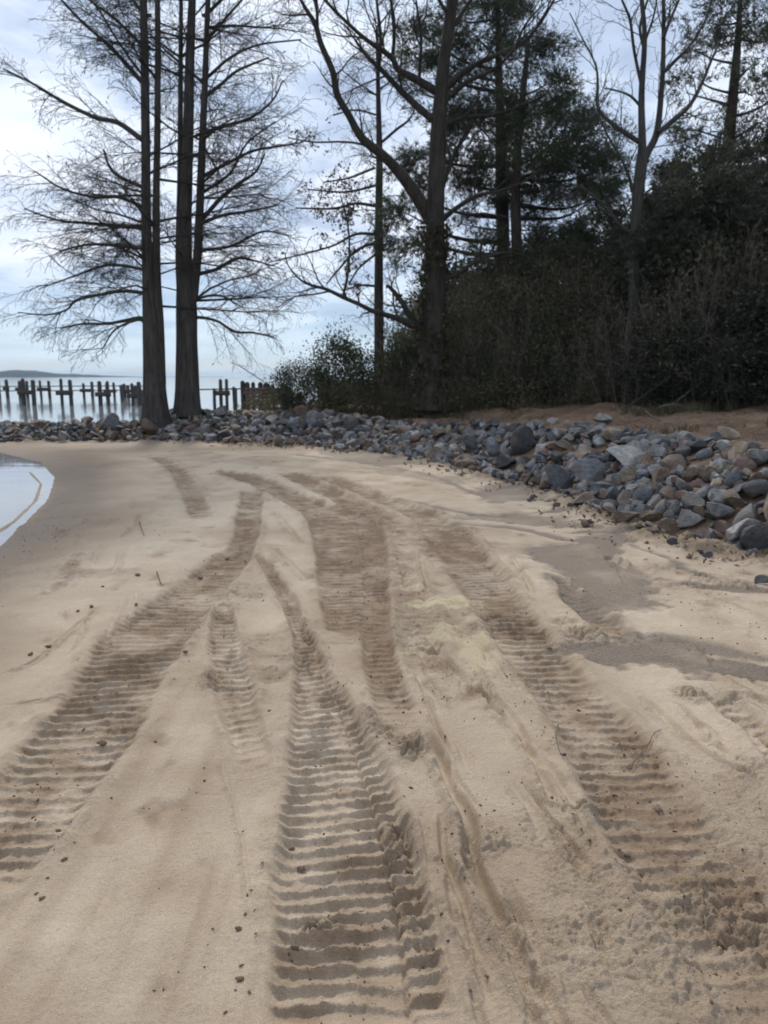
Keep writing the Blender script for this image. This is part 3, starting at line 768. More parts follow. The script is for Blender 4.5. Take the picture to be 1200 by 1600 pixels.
def nearest_place(px):
    for lim, nm in [(110, 'on the stone spit at the left edge'), (215, 'on the stone spit beside the cypress'), (270, 'below the left cypress'), (335, 'below the right cypress'), (440, 'below the wooden bulkhead'),
                    (530, 'below the small green bush'), (620, 'below the slim cypress'), (720, 'below the big oak'), (790, 'left of the tall dark boulder'), (870, 'beside the tall dark boulder'),
                    (950, 'right of the tall dark boulder'), (1030, 'below the bare grey tree'), (1110, 'near the pale grey block'), (1160, 'near the long pale boulder')]:
        if px < lim: return nm
    return 'near the right edge'
HBOX = []
PLACED = []                         # x, y, z, radius
rock_list = []                      # everything, sorted later
def tint_pick(rng, near):
    w_ = TW.copy()
    if near < 0.25: w_[4] *= 2.2; w_[0] *= 1.3
    if near == -1: w_ = w_ * np.array([2.5, .9, 1.0, .3, 1.3, .2, .8])
    w_ /= w_.sum()
    return int(rng.choice(len(TINTS), p=w_))
# rocks one can single out in the photograph: pixel of their centre, width in pixels, height px, shape, tint, label
HERO = [(817, 690, 36, 52, 12, 0, 'tall dark slate boulder standing upright mid-slope among smaller rocks', (0.12, -.05, 0.25)),
        (985, 712, 66, 24, 13, 3, 'wide pale grey flat slab lying high on the rock slope', (0.42, 0.05, 0.15)),
        (772, 700, 26, 32, 1, 1, 'leaning blue-grey rock left of the tall dark boulder', (0.3, 0.9, 0.4)),
        (790, 722, 34, 26, 2, 0, 'dark slate block below and left of the tall upright boulder', None),
        (875, 748, 48, 34, 13, 0, 'dark flat slab leaning at the foot of the rock slope on the sand', (0.85, 0.2, 0.5)),
        (922, 738, 52, 34, 13, 1, 'broad blue-grey slab leaning beside the dark slab at the foot', (0.9, -0.15, 0.2)),
        (880, 697, 36, 24, 5, 4, 'brown flat rock right of the tall dark boulder', (0.3, 0.5, 0.2)),
        (938, 692, 22, 18, 6, 3, 'pale rounded rock with a dark band high above the slab', None),
        (1079, 812, 50, 42, 2, 3, 'large pale grey block resting on the sand at the foot', (0.15, 0.1, 0.3)),
        (1155, 828, 76, 42, 8, 3, 'long pale grey boulder lying tilted at the foot on the right', (0.1, -0.3, 0.35)),
        (1160, 846, 56, 20, 5, 0, 'dark slate rock half hidden under the long pale boulder', None),
        (1128, 798, 42, 26, 6, 2, 'rounded speckled grey boulder above the long pale boulder', None),
        (1018, 803, 36, 30, 0, 4, 'big rusty brown rock left of the pale grey block', None),
        (1047, 826, 38, 32, 10, 4, 'pointed brown rock on the sand in front of the rusty one', (0.2, 0.5, 0.1)),
        (1182, 766, 44, 22, 9, 0, 'dark blue block near the right edge of the photo', (0.0, 0.05, 0.2)),
        (1070, 760, 26, 22, 6, 2, 'smooth grey rounded rock with pale streaks in mid-slope', None),
        (1140, 680, 36, 18, 6, 5, 'tan rounded rock on the crest at the right', None),
        (1048, 708, 18, 18, 2, 4, 'small orange-brown block above mid-slope near the slab', None),
        (1085, 715, 20, 18, 0, 5, 'small yellowish tan rock right of the orange-brown block', None),
        (1102, 712, 28, 22, 9, 1, 'bluish block right of the yellowish tan rock', None),
        (1195, 845, 26, 40, 10, 0, 'dark slate rock cut by the right edge at the foot', None),
        (1187, 715, 36, 32, 6, 2, 'big rounded grey rock high on the slope at the right edge', None),
        (940, 655, 32, 12, 5, 3, 'pale flat rock on the crest before the bare tree', None),
        (650, 686, 18, 16, 9, 6, 'reddish block in mid-slope below the big oak', None),
        (236, 668, 24, 24, 6, 4, 'round tan-brown boulder at the foot of the leaning cypress', None),
        (865, 660, 20, 18, 9, 3, 'pale block on the crest right of the tall boulder', None)]
def slope_hit(px, py, lift):
    """first spot where the view ray through a pixel meets the rock slope"""
    d = ray(px, py); d = d / d[1]
    Yv = np.arange(4.0, 24, 0.02)
    xs, zs = d[0] * Yv, CAM_H + d[2] * Yv
    bh, n, _ = bank_height(xs, Yv)
    g = np.maximum(bh, 0.0)
    k = np.argmax(zs < g + lift)
    return np.array([xs[k], Yv[k], zs[k]])
rng = np.random.default_rng(33)
for px, py, wpx, hpx, shp, ti, lab, rot in HERO:
    p = slope_hit(px, py, 0.10)
    if rot is None: rot = (rng.uniform(-.3, .3), rng.uniform(-.3, .3), rng.uniform(-.5, .5))
    E = euler_mat(*rot)
    W = ROCKS[shp][2] @ E.T
    # sized so that its width (or height, when it stands tall) is the real one; bedded a little into what it stands on
    for _ in range(3):
        size = (hpx / np.ptp(W[:, 2]) if hpx > wpx else wpx / np.ptp(W[:, 0])) * p[1] / FPX
        p = slope_hit(px, py, -W[:, 2].min() * size - 0.12 * size)
    PLACED.append((p[0], p[1], p[2], size * 0.72))
    HBOX.append((px, py, wpx * .42, hpx * .42, p[1]))
    rock_list.append(dict(p=p, r=size, s=np.array([1, 1, 1.0]), shp=shp, ti=ti, rot=rot, label=lab, px=px, py=py, key=1e9))
S_ALL = np.concatenate([[0], np.cumsum(np.hypot(*np.diff(FOOT, axis=0).T))])
def slope_point(s, n):
    i = int(np.clip(np.searchsorted(S_ALL, s) - 1, 0, len(FOOT) - 2))
    t = (s - S_ALL[i]) / (S_ALL[i + 1] - S_ALL[i])
    a, b_ = FOOT[i], FOOT[i + 1]
    dv = (b_ - a) / np.linalg.norm(b_ - a)
    q = a + (b_ - a) * t + n * np.array([dv[1], -dv[0]])
    return q
cell = {}
def free(p, r, f):
    ci = (int(p[0] // 0.5), int(p[1] // 0.5))
    for a in range(-2, 3):
        for b_ in range(-2, 3):
            for q in cell.get((ci[0] + a, ci[1] + b_), ()):
                if (q[0] - p[0]) ** 2 + (q[1] - p[1]) ** 2 + (q[2] - p[2]) ** 2 < (f * (q[3] + r)) ** 2: return False
    return True
def occupy(p, r): cell.setdefault((int(p[0] // 0.5), int(p[1] // 0.5)), []).append((p[0], p[1], p[2], r))
for q in PLACED: occupy(q[:3], q[3])
smax = S_ALL[-1]
for tries, r0, r1, f, lift in [(70, 0.18, 0.24, 0.95, 0.5), (5000, 0.09, 0.152, 0.72, 0.46), (15000, 0.065, 0.11, 0.62, 0.45), (12000, 0.04, 0.065, 0.58, 0.5)]:
    for _ in range(tries):
        s = rng.uniform(0, smax - 5); n = rng.uniform(-0.12, 1.8 + 0.25 * math.sin(s * 1.7) * math.sin(s * 0.63))
        q = slope_point(s, n)
        spit = q[0] < -6.3
        if spit and n > 1.7: continue
        r = rng.uniform(r0, r1) * (0.9 if spit else 1.0)
        if r < 0.065 and (q[1] > 12.5 or q[0] > 5): continue
        if r < 0.09 and q[1] > 17.2 and rng.random() < .4: continue
        bz = max(bank_z(q[0], q[1]), 0.0)
        if n > 1.45 and r > 0.2: continue
        p = np.array([q[0], q[1], bz + (lift - 0.25 * (n > 1.45)) * r + 0.05 * rng.random()])
        if not free(p, r, f): continue
        px, py, z = project(p)
        if any(abs(px - a) < c_ + r * FPX / z * .8 and abs(py - b_) < d_ + r * FPX / z * .8 and q[1] < e_ + .05 for a, b_, c_, d_, e_ in HBOX): continue
        occupy(p, r)
        vis = 1.0 if (-15 < px < 1215 and z > 0) else 0.02
        if n > 1.75: vis *= 0.8
        rock_list.append(dict(p=p, r=r * 1.22, s=np.array([1, 1, 1.0]), shp=int(rng.choice([0, 1, 2, 3, 4, 5, 6, 7, 8, 9, 10, 11, 0, 1, 2, 3, 9, 10])), ti=tint_pick(rng, n if not spit else -1), n=n, px=px, py=py,
                              rot=(rng.uniform(-.8, .8), rng.uniform(-.8, .8), rng.uniform(0, 6.28)), label=None, key=vis * r / max(z, 0.5)))
for _ in range(420):
    s = rng.uniform(S_ALL[12], smax * .62); n = -abs(rng.normal(0, .32)) + .05
    q = slope_point(s, n)
    r = rng.uniform(.016, .05)
    if fbm(np.array([q[0]]), np.array([q[1]]), 1.1, 2, 23)[0] < .05 and n < -.1: continue
    p = np.array([q[0], q[1], sand_at(q[0], q[1]) + .35 * r])
    if not free(p, r, .7): continue
    occupy(p, r)
    px, py, z = project(p)
    rock_list.append(dict(p=p, r=r * 1.2, s=np.array([1, 1, 1.0]), shp=int(rng.integers(12)), ti=tint_pick(rng, n), n=n, px=px, py=py, rot=(rng.uniform(-.8, .8), rng.uniform(-.8, .8), rng.uniform(0, 6.28)), label=None, key=r * .3))
# loose stones lying out on the sand
for px, py, wpx, shp, ti, lab in [(871, 793, 16, 10, 4, 'small brown stone alone on the pale sand before the rocks'), (1048, 854, 22, 10, 0, 'dark pointed stone alone on the sand below the pale block'),
                                  (1010, 850, 10, 1, 4, 'tiny brown stone on the sand left of the dark pointed stone'), (1192, 912, 30, 9, 1, 'blue-grey stone on the sand cut by the right edge'),
                                  (928, 786, 26, 4, 4, 'flat dark brown stone on the sand at the foot of the slope'), (1105, 868, 16, 1, 0, 'dark stone on the sand under the long pale boulder'),
                                  (820, 746, 14, 6, 4, 'small brown stone on the sand by the slope below the tall boulder')]:
    g = G(px, py)
    r = 0.5 * wpx * g[1] / FPX
    rock_list.append(dict(p=np.array([g[0], g[1], sand_at(*g) + 0.4 * r]), r=r, s=np.array([1, 1, 1.0]), shp=shp, ti=ti, rot=(rng.uniform(-.3, .3), rng.uniform(-.3, .3), rng.uniform(0, 6)), label=lab, px=px, py=py, key=1e9))
rock_list.sort(key=lambda q: -q['key'])
named = {}
stuffV, stuffF, stuffC, base = [], [], [], 0
for k, q in enumerate(rock_list):
    nm, me, lo = ROCKS[q['shp']]
    jit = 0.82 + 0.36 * rng.random()
    tint = np.array(TINTS[q['ti']][1]) * jit
    if k < 298:
        o = bpy.data.objects.new('rock', me); COL.objects.link(o)
        o.location = q['p']; o.rotation_euler = q['rot']
        o.scale = q['r'] * q['s'] * np.array([1, rng.uniform(.9, 1.1), rng.uniform(.9, 1.1)])
        o.color = (*tint, 1)
        lab = q['label']
        if lab is None:
            wpx = q['r'] * 2 * FPX / q['p'][1]
            sz = 'large' if wpx > 38 else ('medium' if wpx > 26 else 'small')
            hn = 'at the foot' if q['n'] < 0.35 else ('low on the slope' if q['n'] < 0.85 else ('high on the slope' if q['n'] < 1.4 else 'on the crest'))
            if q['px'] < 215: hn = ''
            kind = {'angular': 'angular rock', 'blocky': 'blocky rock', 'flat': 'flat rock', 'rounded': 'rounded rock', 'long': 'long rock'}[nm]
            lab = ' '.join(f"{sz} {TINTS[q['ti']][0]} {kind} {hn} {nearest_place(q['px'])}".split())
        tag(o, lab, 'rock', 'rocks of the shoreline rock wall')
        named.setdefault(lab, []).append((q['px'], o))
    else:
        E = euler_mat(*q['rot'])
        small = q['r'] * FPX / q['p'][1] < 9
        V = ((ROCKS1[q['shp']] if small else lo) * q['r']) @ E.T + q['p']
        stuffV.append(V); stuffF.append((f1_ if small else f2) + base); base += len(V)
        stuffC.append(np.tile(np.append(tint, 1), (len(V), 1)))
for lab, lst in named.items():
    lst.sort(key=lambda q: q[0])
    if 1 < len(lst) <= 5:
        for (px, o), wd in zip(lst, {2: ['leftmost', 'rightmost'], 3: ['leftmost', 'middle', 'rightmost'], 4: ['leftmost', 'second', 'third', 'rightmost'], 5: ['leftmost', 'second', 'middle', 'fourth', 'rightmost']}[len(lst)]):
            o['label'] = wd + ' ' + lab
me = mesh_np('rock_rubble', np.vstack(stuffV), np.vstack(stuffF), True)
me.set_sharp_from_angle(angle=R(28))
cattr(me, 'tint', np.vstack(stuffC))
o = link('rock_rubble', me, MAT_RUBBLE); o['kind'] = 'stuff'
tag(o, 'smaller grey and brown stones filling the gaps of the rock wall', 'rubble')
print('rocks', len(rock_list), 'rubble', len(stuffV))

# ------------------------------------------------------------------ trees
UP = np.array([0, 0, 1.0])
def unit(v):
    return v / max(1e-9, math.sqrt(v[0] * v[0] + v[1] * v[1] + v[2] * v[2]))
def rnd3(): return np.array([random.gauss(0, 1), random.gauss(0, 1), random.gauss(0, 1)])
class Cfg:
    def __init__(s, **k): s.__dict__.update(k)
def grow(tb, p, d, L, r, lvl, c, tips=None):
    n = c.seg[lvl]; st = L / n
    pts = [p]; rad = [r]
    wig, trop = c.wig[lvl], c.trop[lvl]
    for i in range(n):
        d = unit(d + wig * rnd3() + trop * UP)
        p = p + d * st
        pts.append(p); rad.append(max(c.rmin, r * (1 - 0.75 * (i + 1) / n)))
    tb.add(pts, rad, c.sides[lvl])
    if tips is not None and lvl == len(c.seg) - 1: tips.append((pts[-1], d))
    if lvl + 1 < len(c.seg):
        children(tb, pts, rad, L, lvl, c, tips, c.t0)
def children(tb, pts, rad, L, lvl, c, tips, t0):
    lam = c.kids[lvl] * (L if c.per_m else 1)
    k = int(lam + random.random())
    n = len(pts) - 1
    for q in range(k):
        t = t0 + (1 - t0) * (q + random.random()) / k
        i = min(n - 1, int(t * n)); f = t * n - i
        p = pts[i] * (1 - f) + pts[i + 1] * f
        d = unit(pts[i + 1] - pts[i])
        a = R(random.uniform(*c.ang))
        ax = rnd3()
        if c.flat: ax = ax * np.array([1, 1, 0.25])
        side = unit(ax - d * (ax @ d))
        nd = unit(d * math.cos(a) + side * math.sin(a))
        ll = c.len[lvl + 1] * random.uniform(0.55, 1.25) * (1.15 - 0.55 * t)
        rr = min(rad[i] * 0.6, c.rad[lvl + 1] * random.uniform(0.75, 1.25))
        grow(tb, p, nd, ll, rr, lvl + 1, c, tips)
def limb_world(lst, Y, slope, start=None):
    """a traced limb: (px, py, width px) points; slope = metres of depth gained per metre run"""
    pts, rad, run = [], [], 0.0
    for i, (px, py, wp) in enumerate(lst):
        if i: run += math.hypot(px - lst[i - 1][0], py - lst[i - 1][1]) * Y / FPX
        Yd = Y + slope * run
        pts.append(P(px, py, Yd)); rad.append(0.5 * wp * Yd / FPX)
    A = catmull(np.hstack([np.array(pts), np.array(rad)[:, None]]), 5)
    return [q for q in A[:, :3]], [max(0.006, r) for r in A[:, 3]]
def leaf_quads(C, size, rng, droop=0.0, narrow=0.55):
    """small leaf-sized quads, each turned its own way"""
    n = len(C)
    a = rng.normal(size=(n, 3)); a[:, 2] -= droop; a /= np.linalg.norm(a, axis=1, keepdims=True)
    b = rng.normal(size=(n, 3)); b -= (a * b).sum(1, keepdims=True) * a; b /= np.linalg.norm(b, axis=1, keepdims=True)
    sz = size * rng.uniform(0.6, 1.4, n)[:, None]
    V = np.stack([C, C + a * sz * 0.5 + b * sz * narrow * 0.5, C + a * sz, C + a * sz * 0.5 - b * sz * narrow * 0.5], 1).reshape(-1, 3)
    F = np.arange(4 * n).reshape(n, 4)
    return V, F
def needle_tris(C, D, rng, k, length, width, spread=0.9):
    n = len(C)
    d = D[:, None, :] + spread * rng.normal(size=(n, k, 3)); d /= np.linalg.norm(d, axis=2, keepdims=True)
    s = rng.normal(size=(n, k, 3)); s -= (s * d).sum(2, keepdims=True) * d; s /= np.linalg.norm(s, axis=2, keepdims=True)
    L = length * rng.uniform(0.6, 1.2, (n, k, 1))
    c = C[:, None, :] + 0.02 * rng.normal(size=(n, k, 3))
    V = np.stack([c - s * width / 2, c + s * width / 2, c + d * L], 2).reshape(-1, 3)
    return V, np.arange(len(V)).reshape(-1, 3)
def add_limbs(root, defs, Y, mat, tb, cfg, tips, loc, name='limb', spawn=True, t0=0.15):
    for lst, slope in defs:
        pts, rad = limb_world(lst, Y, slope)
        one = Tubes(); one.add(pts, rad, 8)
        link(name, one.mesh(name, True, loc), mat, root)
        if spawn:
            L = sum(np.linalg.norm(pts[i + 1] - pts[i]) for i in range(len(pts) - 1))
            children(tb, pts, rad, L, 0, cfg, tips, t0)
def trunk_part(root, lst, Y, mat, loc, sides=14, slope=0.0, name='trunk', flare=0.0):
    pts, rad = limb_world(lst, Y, slope)
    # knobbly column: ring radius varies with height and round the ring
    n, k = len(pts), sides
    V = np.zeros((n, k, 3)); ang = np.arange(k) / k * 2 * math.pi
    sd_ = random.randint(0, 99)
    for i in range(n):
        zz = pts[i][2]
        rr = rad[i] * (1 + 0.10 * vnoise(ang * 1.6, np.full(k, zz * 0.7), sd_) * 2 + flare * math.exp(-max(0, zz - pts[0][2]) / 0.5) * (0.5 + 0.5 * np.sin(ang * 5 + sd_)))
        V[i, :, 0] = pts[i][0] + rr * np.cos(ang); V[i, :, 1] = pts[i][1] + rr * np.sin(ang); V[i, :, 2] = zz
    i, j = np.meshgrid(np.arange(n - 1), np.arange(k), indexing='ij')
    F = np.stack([i * k + j, i * k + (j + 1) % k, (i + 1) * k + (j + 1) % k, (i + 1) * k + j], -1).reshape(-1, 4)
    link(name, mesh_np(name, V.reshape(-1, 3) - np.asarray(loc), F, True), mat, root)
    return pts, rad

# --- two bald cypress clumps at the water's edge
CYP = Cfg(seg=[4, 4, 3, 2], wig=[.08, .10, .16, .20], trop=[-.01, -.015, -.06, -.20], sides=[5, 4, 3, 3], kids=[4.4, 5.2, 6.5], per_m=True, ang=(18, 55), flat=True,
          len=[2.2, 1.45, 0.62, 0.30], rad=[.03, .012, .0062, .0048], rmin=.0040, t0=.22)
def cypress(label, base_px, Y, trunks, limbs, auto, mat=MAT_CYPRESS):
    trunks = [([(a, b, c_ * (.87 if b > 560 else .80)) for a, b, c_ in l], sl) for l, sl in trunks]
    bp = P(base_px[0], base_px[1], Y)
    loc = (bp[0], bp[1], max(0.3, bank_z(bp[0], bp[1]) - 0.15))
    root = thing('bald_cypress', label, 'tree', loc, 'bald cypresses at the water edge')
    tb = Tubes(); tips = []; cores = []
    for lst, slope in trunks:
        cores.append(trunk_part(root, lst, Y, mat, loc, 16 if lst[0][2] > 25 else 10, slope, 'trunk', 0.35 if lst[0][2] > 25 else 0))
    limbs = [([(l[0][0] + (12 if l[-1][0] < l[0][0] else -9), l[0][1] + 4, l[0][2])] + l, sl) for l, sl in limbs]
    add_limbs(root, limbs, Y, mat, tb, CYP, tips, loc)
    for pts, rad, cnt, zmin, lmax in [(cores[i][0], cores[i][1], c, zm, lm) for i, c, zm, lm in auto]:
        zs = np.array([q[2] for q in pts])
        for _ in range(cnt):
            z = random.uniform(zmin, zs.max() - 0.3)
            i = int(np.argmin(np.abs(zs - z)))
            az = random.uniform(0, 2 * math.pi)
            d = unit(np.array([math.cos(az), math.sin(az), random.uniform(-0.05, 0.55)]))
            L = lmax * random.uniform(0.45, 1.0) * (1 - 0.35 * (z - zmin) / 10)
            grow(tb, pts[i], d, L, random.uniform(.020, .040), 0, CYP, tips)
    link('branches', tb.mesh('branches', True, loc), MAT_TWIG, root)['kind'] = 'stuff'
    T = np.array([t[0] for t in tips])
    sel = RNG.random(len(T)) < 0.16
    V, F = leaf_quads(T[sel], 0.075, RNG, 1.6, 0.35)
    link('seed_tassels', mesh_np('seed_tassels', V - np.asarray(loc), F), MAT_TASSEL, root)['kind'] = 'stuff'
    print(label, 'twigs', sum(len(v) for v in tb.g.values()))
random.seed(21)
cypress('left bald cypress with twin bare stems leaning up from the low stone spit', (243, 652), 19.4,
        [([(246, 668, 46), (243, 620, 40), (240, 560, 37), (236, 500, 31), (232, 440, 23), (229, 350, 18), (228, 220, 16), (226, 100, 15), (224, 0, 14), (222, -100, 12), (221, -190, 9)], 0),
         ([(252, 600, 18), (248, 500, 18), (245, 430, 16), (244, 330, 14), (246, 200, 12), (247, 80, 11), (246, 0, 10), (245, -100, 8), (245, -170, 6)], 0.01)],
        [([(222, 128, 7), (190, 92, 6), (160, 62, 5), (128, 34, 4), (92, -4, 2.5)], -.25), ([(222, 218, 8), (185, 192, 7), (150, 184, 6), (100, 160, 5), (50, 130, 3.5), (6, 108, 2)], .2),
         ([(222, 292, 6), (185, 275, 5), (170, 258, 4), (162, 234, 3)], .3), ([(220, 322, 6), (185, 308, 5), (150, 308, 4), (100, 296, 3), (55, 268, 2)], -.3),
         ([(222, 356, 7), (175, 352, 6), (130, 348, 4.5), (90, 344, 3.5), (38, 326, 2)], .15), ([(222, 388, 6), (185, 384, 5), (140, 382, 4), (92, 392, 2)], -.35),
         ([(218, 457, 6), (190, 455, 5), (150, 462, 4), (118, 470, 4), (104, 484, 3), (72, 492, 2.5), (28, 488, 1.5)], -.15), ([(220, 420, 5), (170, 414, 4), (120, 430, 3), (60, 452, 1.5)], .3),
         ([(218, 497, 6), (190, 502, 5), (165, 506, 4), (130, 506, 3), (96, 512, 2)], .1), ([(214, 500, 4), (180, 515, 3), (160, 545, 2)], -.2),
         ([(222, 70, 5), (180, 30, 4), (140, 0, 3), (110, -30, 2)], .3), ([(225, 20, 5), (190, -20, 4), (150, -60, 3)], -.2)],
        [(0, 20, 3.2, 3.4), (1, 14, 3.6, 2.8)])
cypress('right bald cypress with a thick fused base and three bare stems', (292, 640), 20.0,
        [([(294, 650, 48), (293, 600, 43), (292, 540, 41), (291, 480, 38), (289, 420, 29), (290, 340, 24), (293, 240, 20), (296, 120, 17), (300, 0, 14), (303, -110, 11), (304, -190, 8)], 0),
         ([(302, 470, 18), (308, 410, 17), (312, 330, 15), (316, 220, 13), (321, 110, 11), (325, 0, 9), (328, -100, 7), (330, -170, 5)], -.01),
         ([(282, 470, 13), (279, 400, 12), (281, 280, 10), (282, 150, 9), (283, 0, 7), (284, -110, 5)], .02)],
        [([(316, 342, 7), (345, 310, 6), (372, 288, 5), (400, 268, 3.5), (414, 240, 2)], .2), ([(320, 207, 6), (355, 196, 5), (392, 184, 4), (425, 158, 3), (442, 126, 2)], -.25),
         ([(322, 150, 6), (345, 132, 5), (372, 110, 4), (420, 90, 2.5)], .3), ([(323, 122, 5), (360, 90, 4), (405, 70, 3), (470, 62, 2)], -.2),
         ([(318, 275, 6), (350, 258, 5), (395, 236, 4), (440, 228, 3), (474, 222, 2)], .1), ([(316, 348, 6), (350, 336, 5), (390, 330, 4), (436, 320, 2)], -.3),
         ([(312, 428, 6), (340, 420, 5), (370, 404, 4), (400, 408, 3), (428, 416, 1.5)], .25), ([(312, 496, 5), (340, 502, 4), (366, 518, 4), (396, 520, 3), (428, 527, 2)], -.05),
         ([(314, 465, 4), (345, 462, 3), (378, 480, 2)], .3), ([(325, 60, 5), (360, 20, 4), (395, -20, 3)], .1), ([(325, 20, 5), (370, -25, 4)], -.3),
         ([(318, 300, 5), (360, 270, 4), (385, 225, 3), (430, 190, 2)], -.4), ([(318, 390, 5), (360, 385, 4), (410, 362, 3), (450, 368, 2)], .2)],
        [(0, 13, 3.2, 3.0), (1, 22, 3.0, 3.4), (2, 6, 4.5, 2.2)])

# --- slim cypress behind, with rust-brown leaf tufts
def mid_cypress():
    Y = 23.5
    bp = P(592, 600, Y); loc = (bp[0], bp[1], bank_z(bp[0], bp[1]) - 0.1)
    root = thing('bald_cypress', 'slim straight cypress with rust-brown leaf tufts left of the big oak', 'tree', loc)
    tb = Tubes(); tips = []
    tr = trunk_part(root, [(592, 612, 17), (592, 540, 15), (592, 450, 13), (592, 350, 12), (593, 250, 10), (591, 150, 7), (590, 90, 5), (589, 40, 3)], Y, MAT_CYPRESS, loc, 10)
    c = Cfg(seg=[4, 3, 2], wig=[.12, .2, .25], trop=[.0, -.02, -.1], sides=[4, 3, 3], kids=[5.5, 8.5], per_m=True, ang=(35, 75), flat=True, len=[1.6, .75, .30], rad=[.022, .009, .0055], rmin=.0042, t0=.15)
    defs = [([(588, 322, 5), (555, 318, 4), (520, 326, 3.5), (462, 325, 2)], .2), ([(588, 366, 5), (556, 366, 4), (520, 384, 3), (470, 398, 2.5), (420, 410, 1.5)], -.2), ([(588, 378, 5), (556, 392, 4), (530, 420, 3), (510, 444, 2)], .3),
            ([(588, 396, 4), (560, 420, 3), (545, 445, 2)], -.4), ([(588, 447, 4), (562, 446, 3), (540, 453, 2)], .2), ([(586, 262, 4), (545, 278, 3), (505, 285, 2)], .1), ([(586, 290, 4), (540, 300, 3), (480, 296, 2)], -.3),
            ([(590, 232, 4), (545, 222, 3), (490, 222, 2.5), (450, 215, 1.5)], .2), ([(590, 180, 3), (555, 172, 2.5), (520, 180, 2)], -.2), ([(597, 222, 4), (620, 202, 4), (638, 188, 3), (650, 168, 2)], .2),
            ([(590, 150, 3), (560, 130, 2), (535, 110, 1.5)], .3), ([(592, 140, 3), (620, 120, 2), (640, 100, 1.5)], -.3), ([(591, 110, 2.5), (575, 85, 2), (560, 70, 1.5)], .2), ([(596, 330, 3), (625, 322, 2), (650, 330, 1.5)], .3)]
    add_limbs(root, defs, Y, MAT_CYPRESS, tb, c, tips, loc)
    for _ in range(22):
        i = random.randint(int(len(tr[0]) * .45), len(tr[0]) - 3)
        az = random.uniform(0, 6.28)
        grow(tb, tr[0][i], unit(np.array([math.cos(az), math.sin(az), random.uniform(0, .5)])), random.uniform(.7, 1.7), .016, 0, c, tips)
    link('branches', tb.mesh('branches', True, loc), MAT_TWIG, root)['kind'] = 'stuff'
    T = np.array([t[0] for t in tips])
    f = fbm(T[:, 0], T[:, 2], 1.1, 3, 77)
    left = T[:, 0] < bp[0] + 0.2
    sel = (f > 0.02) & left & (T[:, 2] < P(592, 140, Y)[2])
    C = np.repeat(T[sel], 4, 0) + RNG.normal(size=(4 * sel.sum(), 3)) * 0.05
    V, F = leaf_quads(C, 0.10, RNG, 0.8, 0.5)
    link('leaves', mesh_np('leaves', V - np.asarray(loc), F), MAT_RUST, root)['kind'] = 'stuff'
random.seed(31)
mid_cypress()

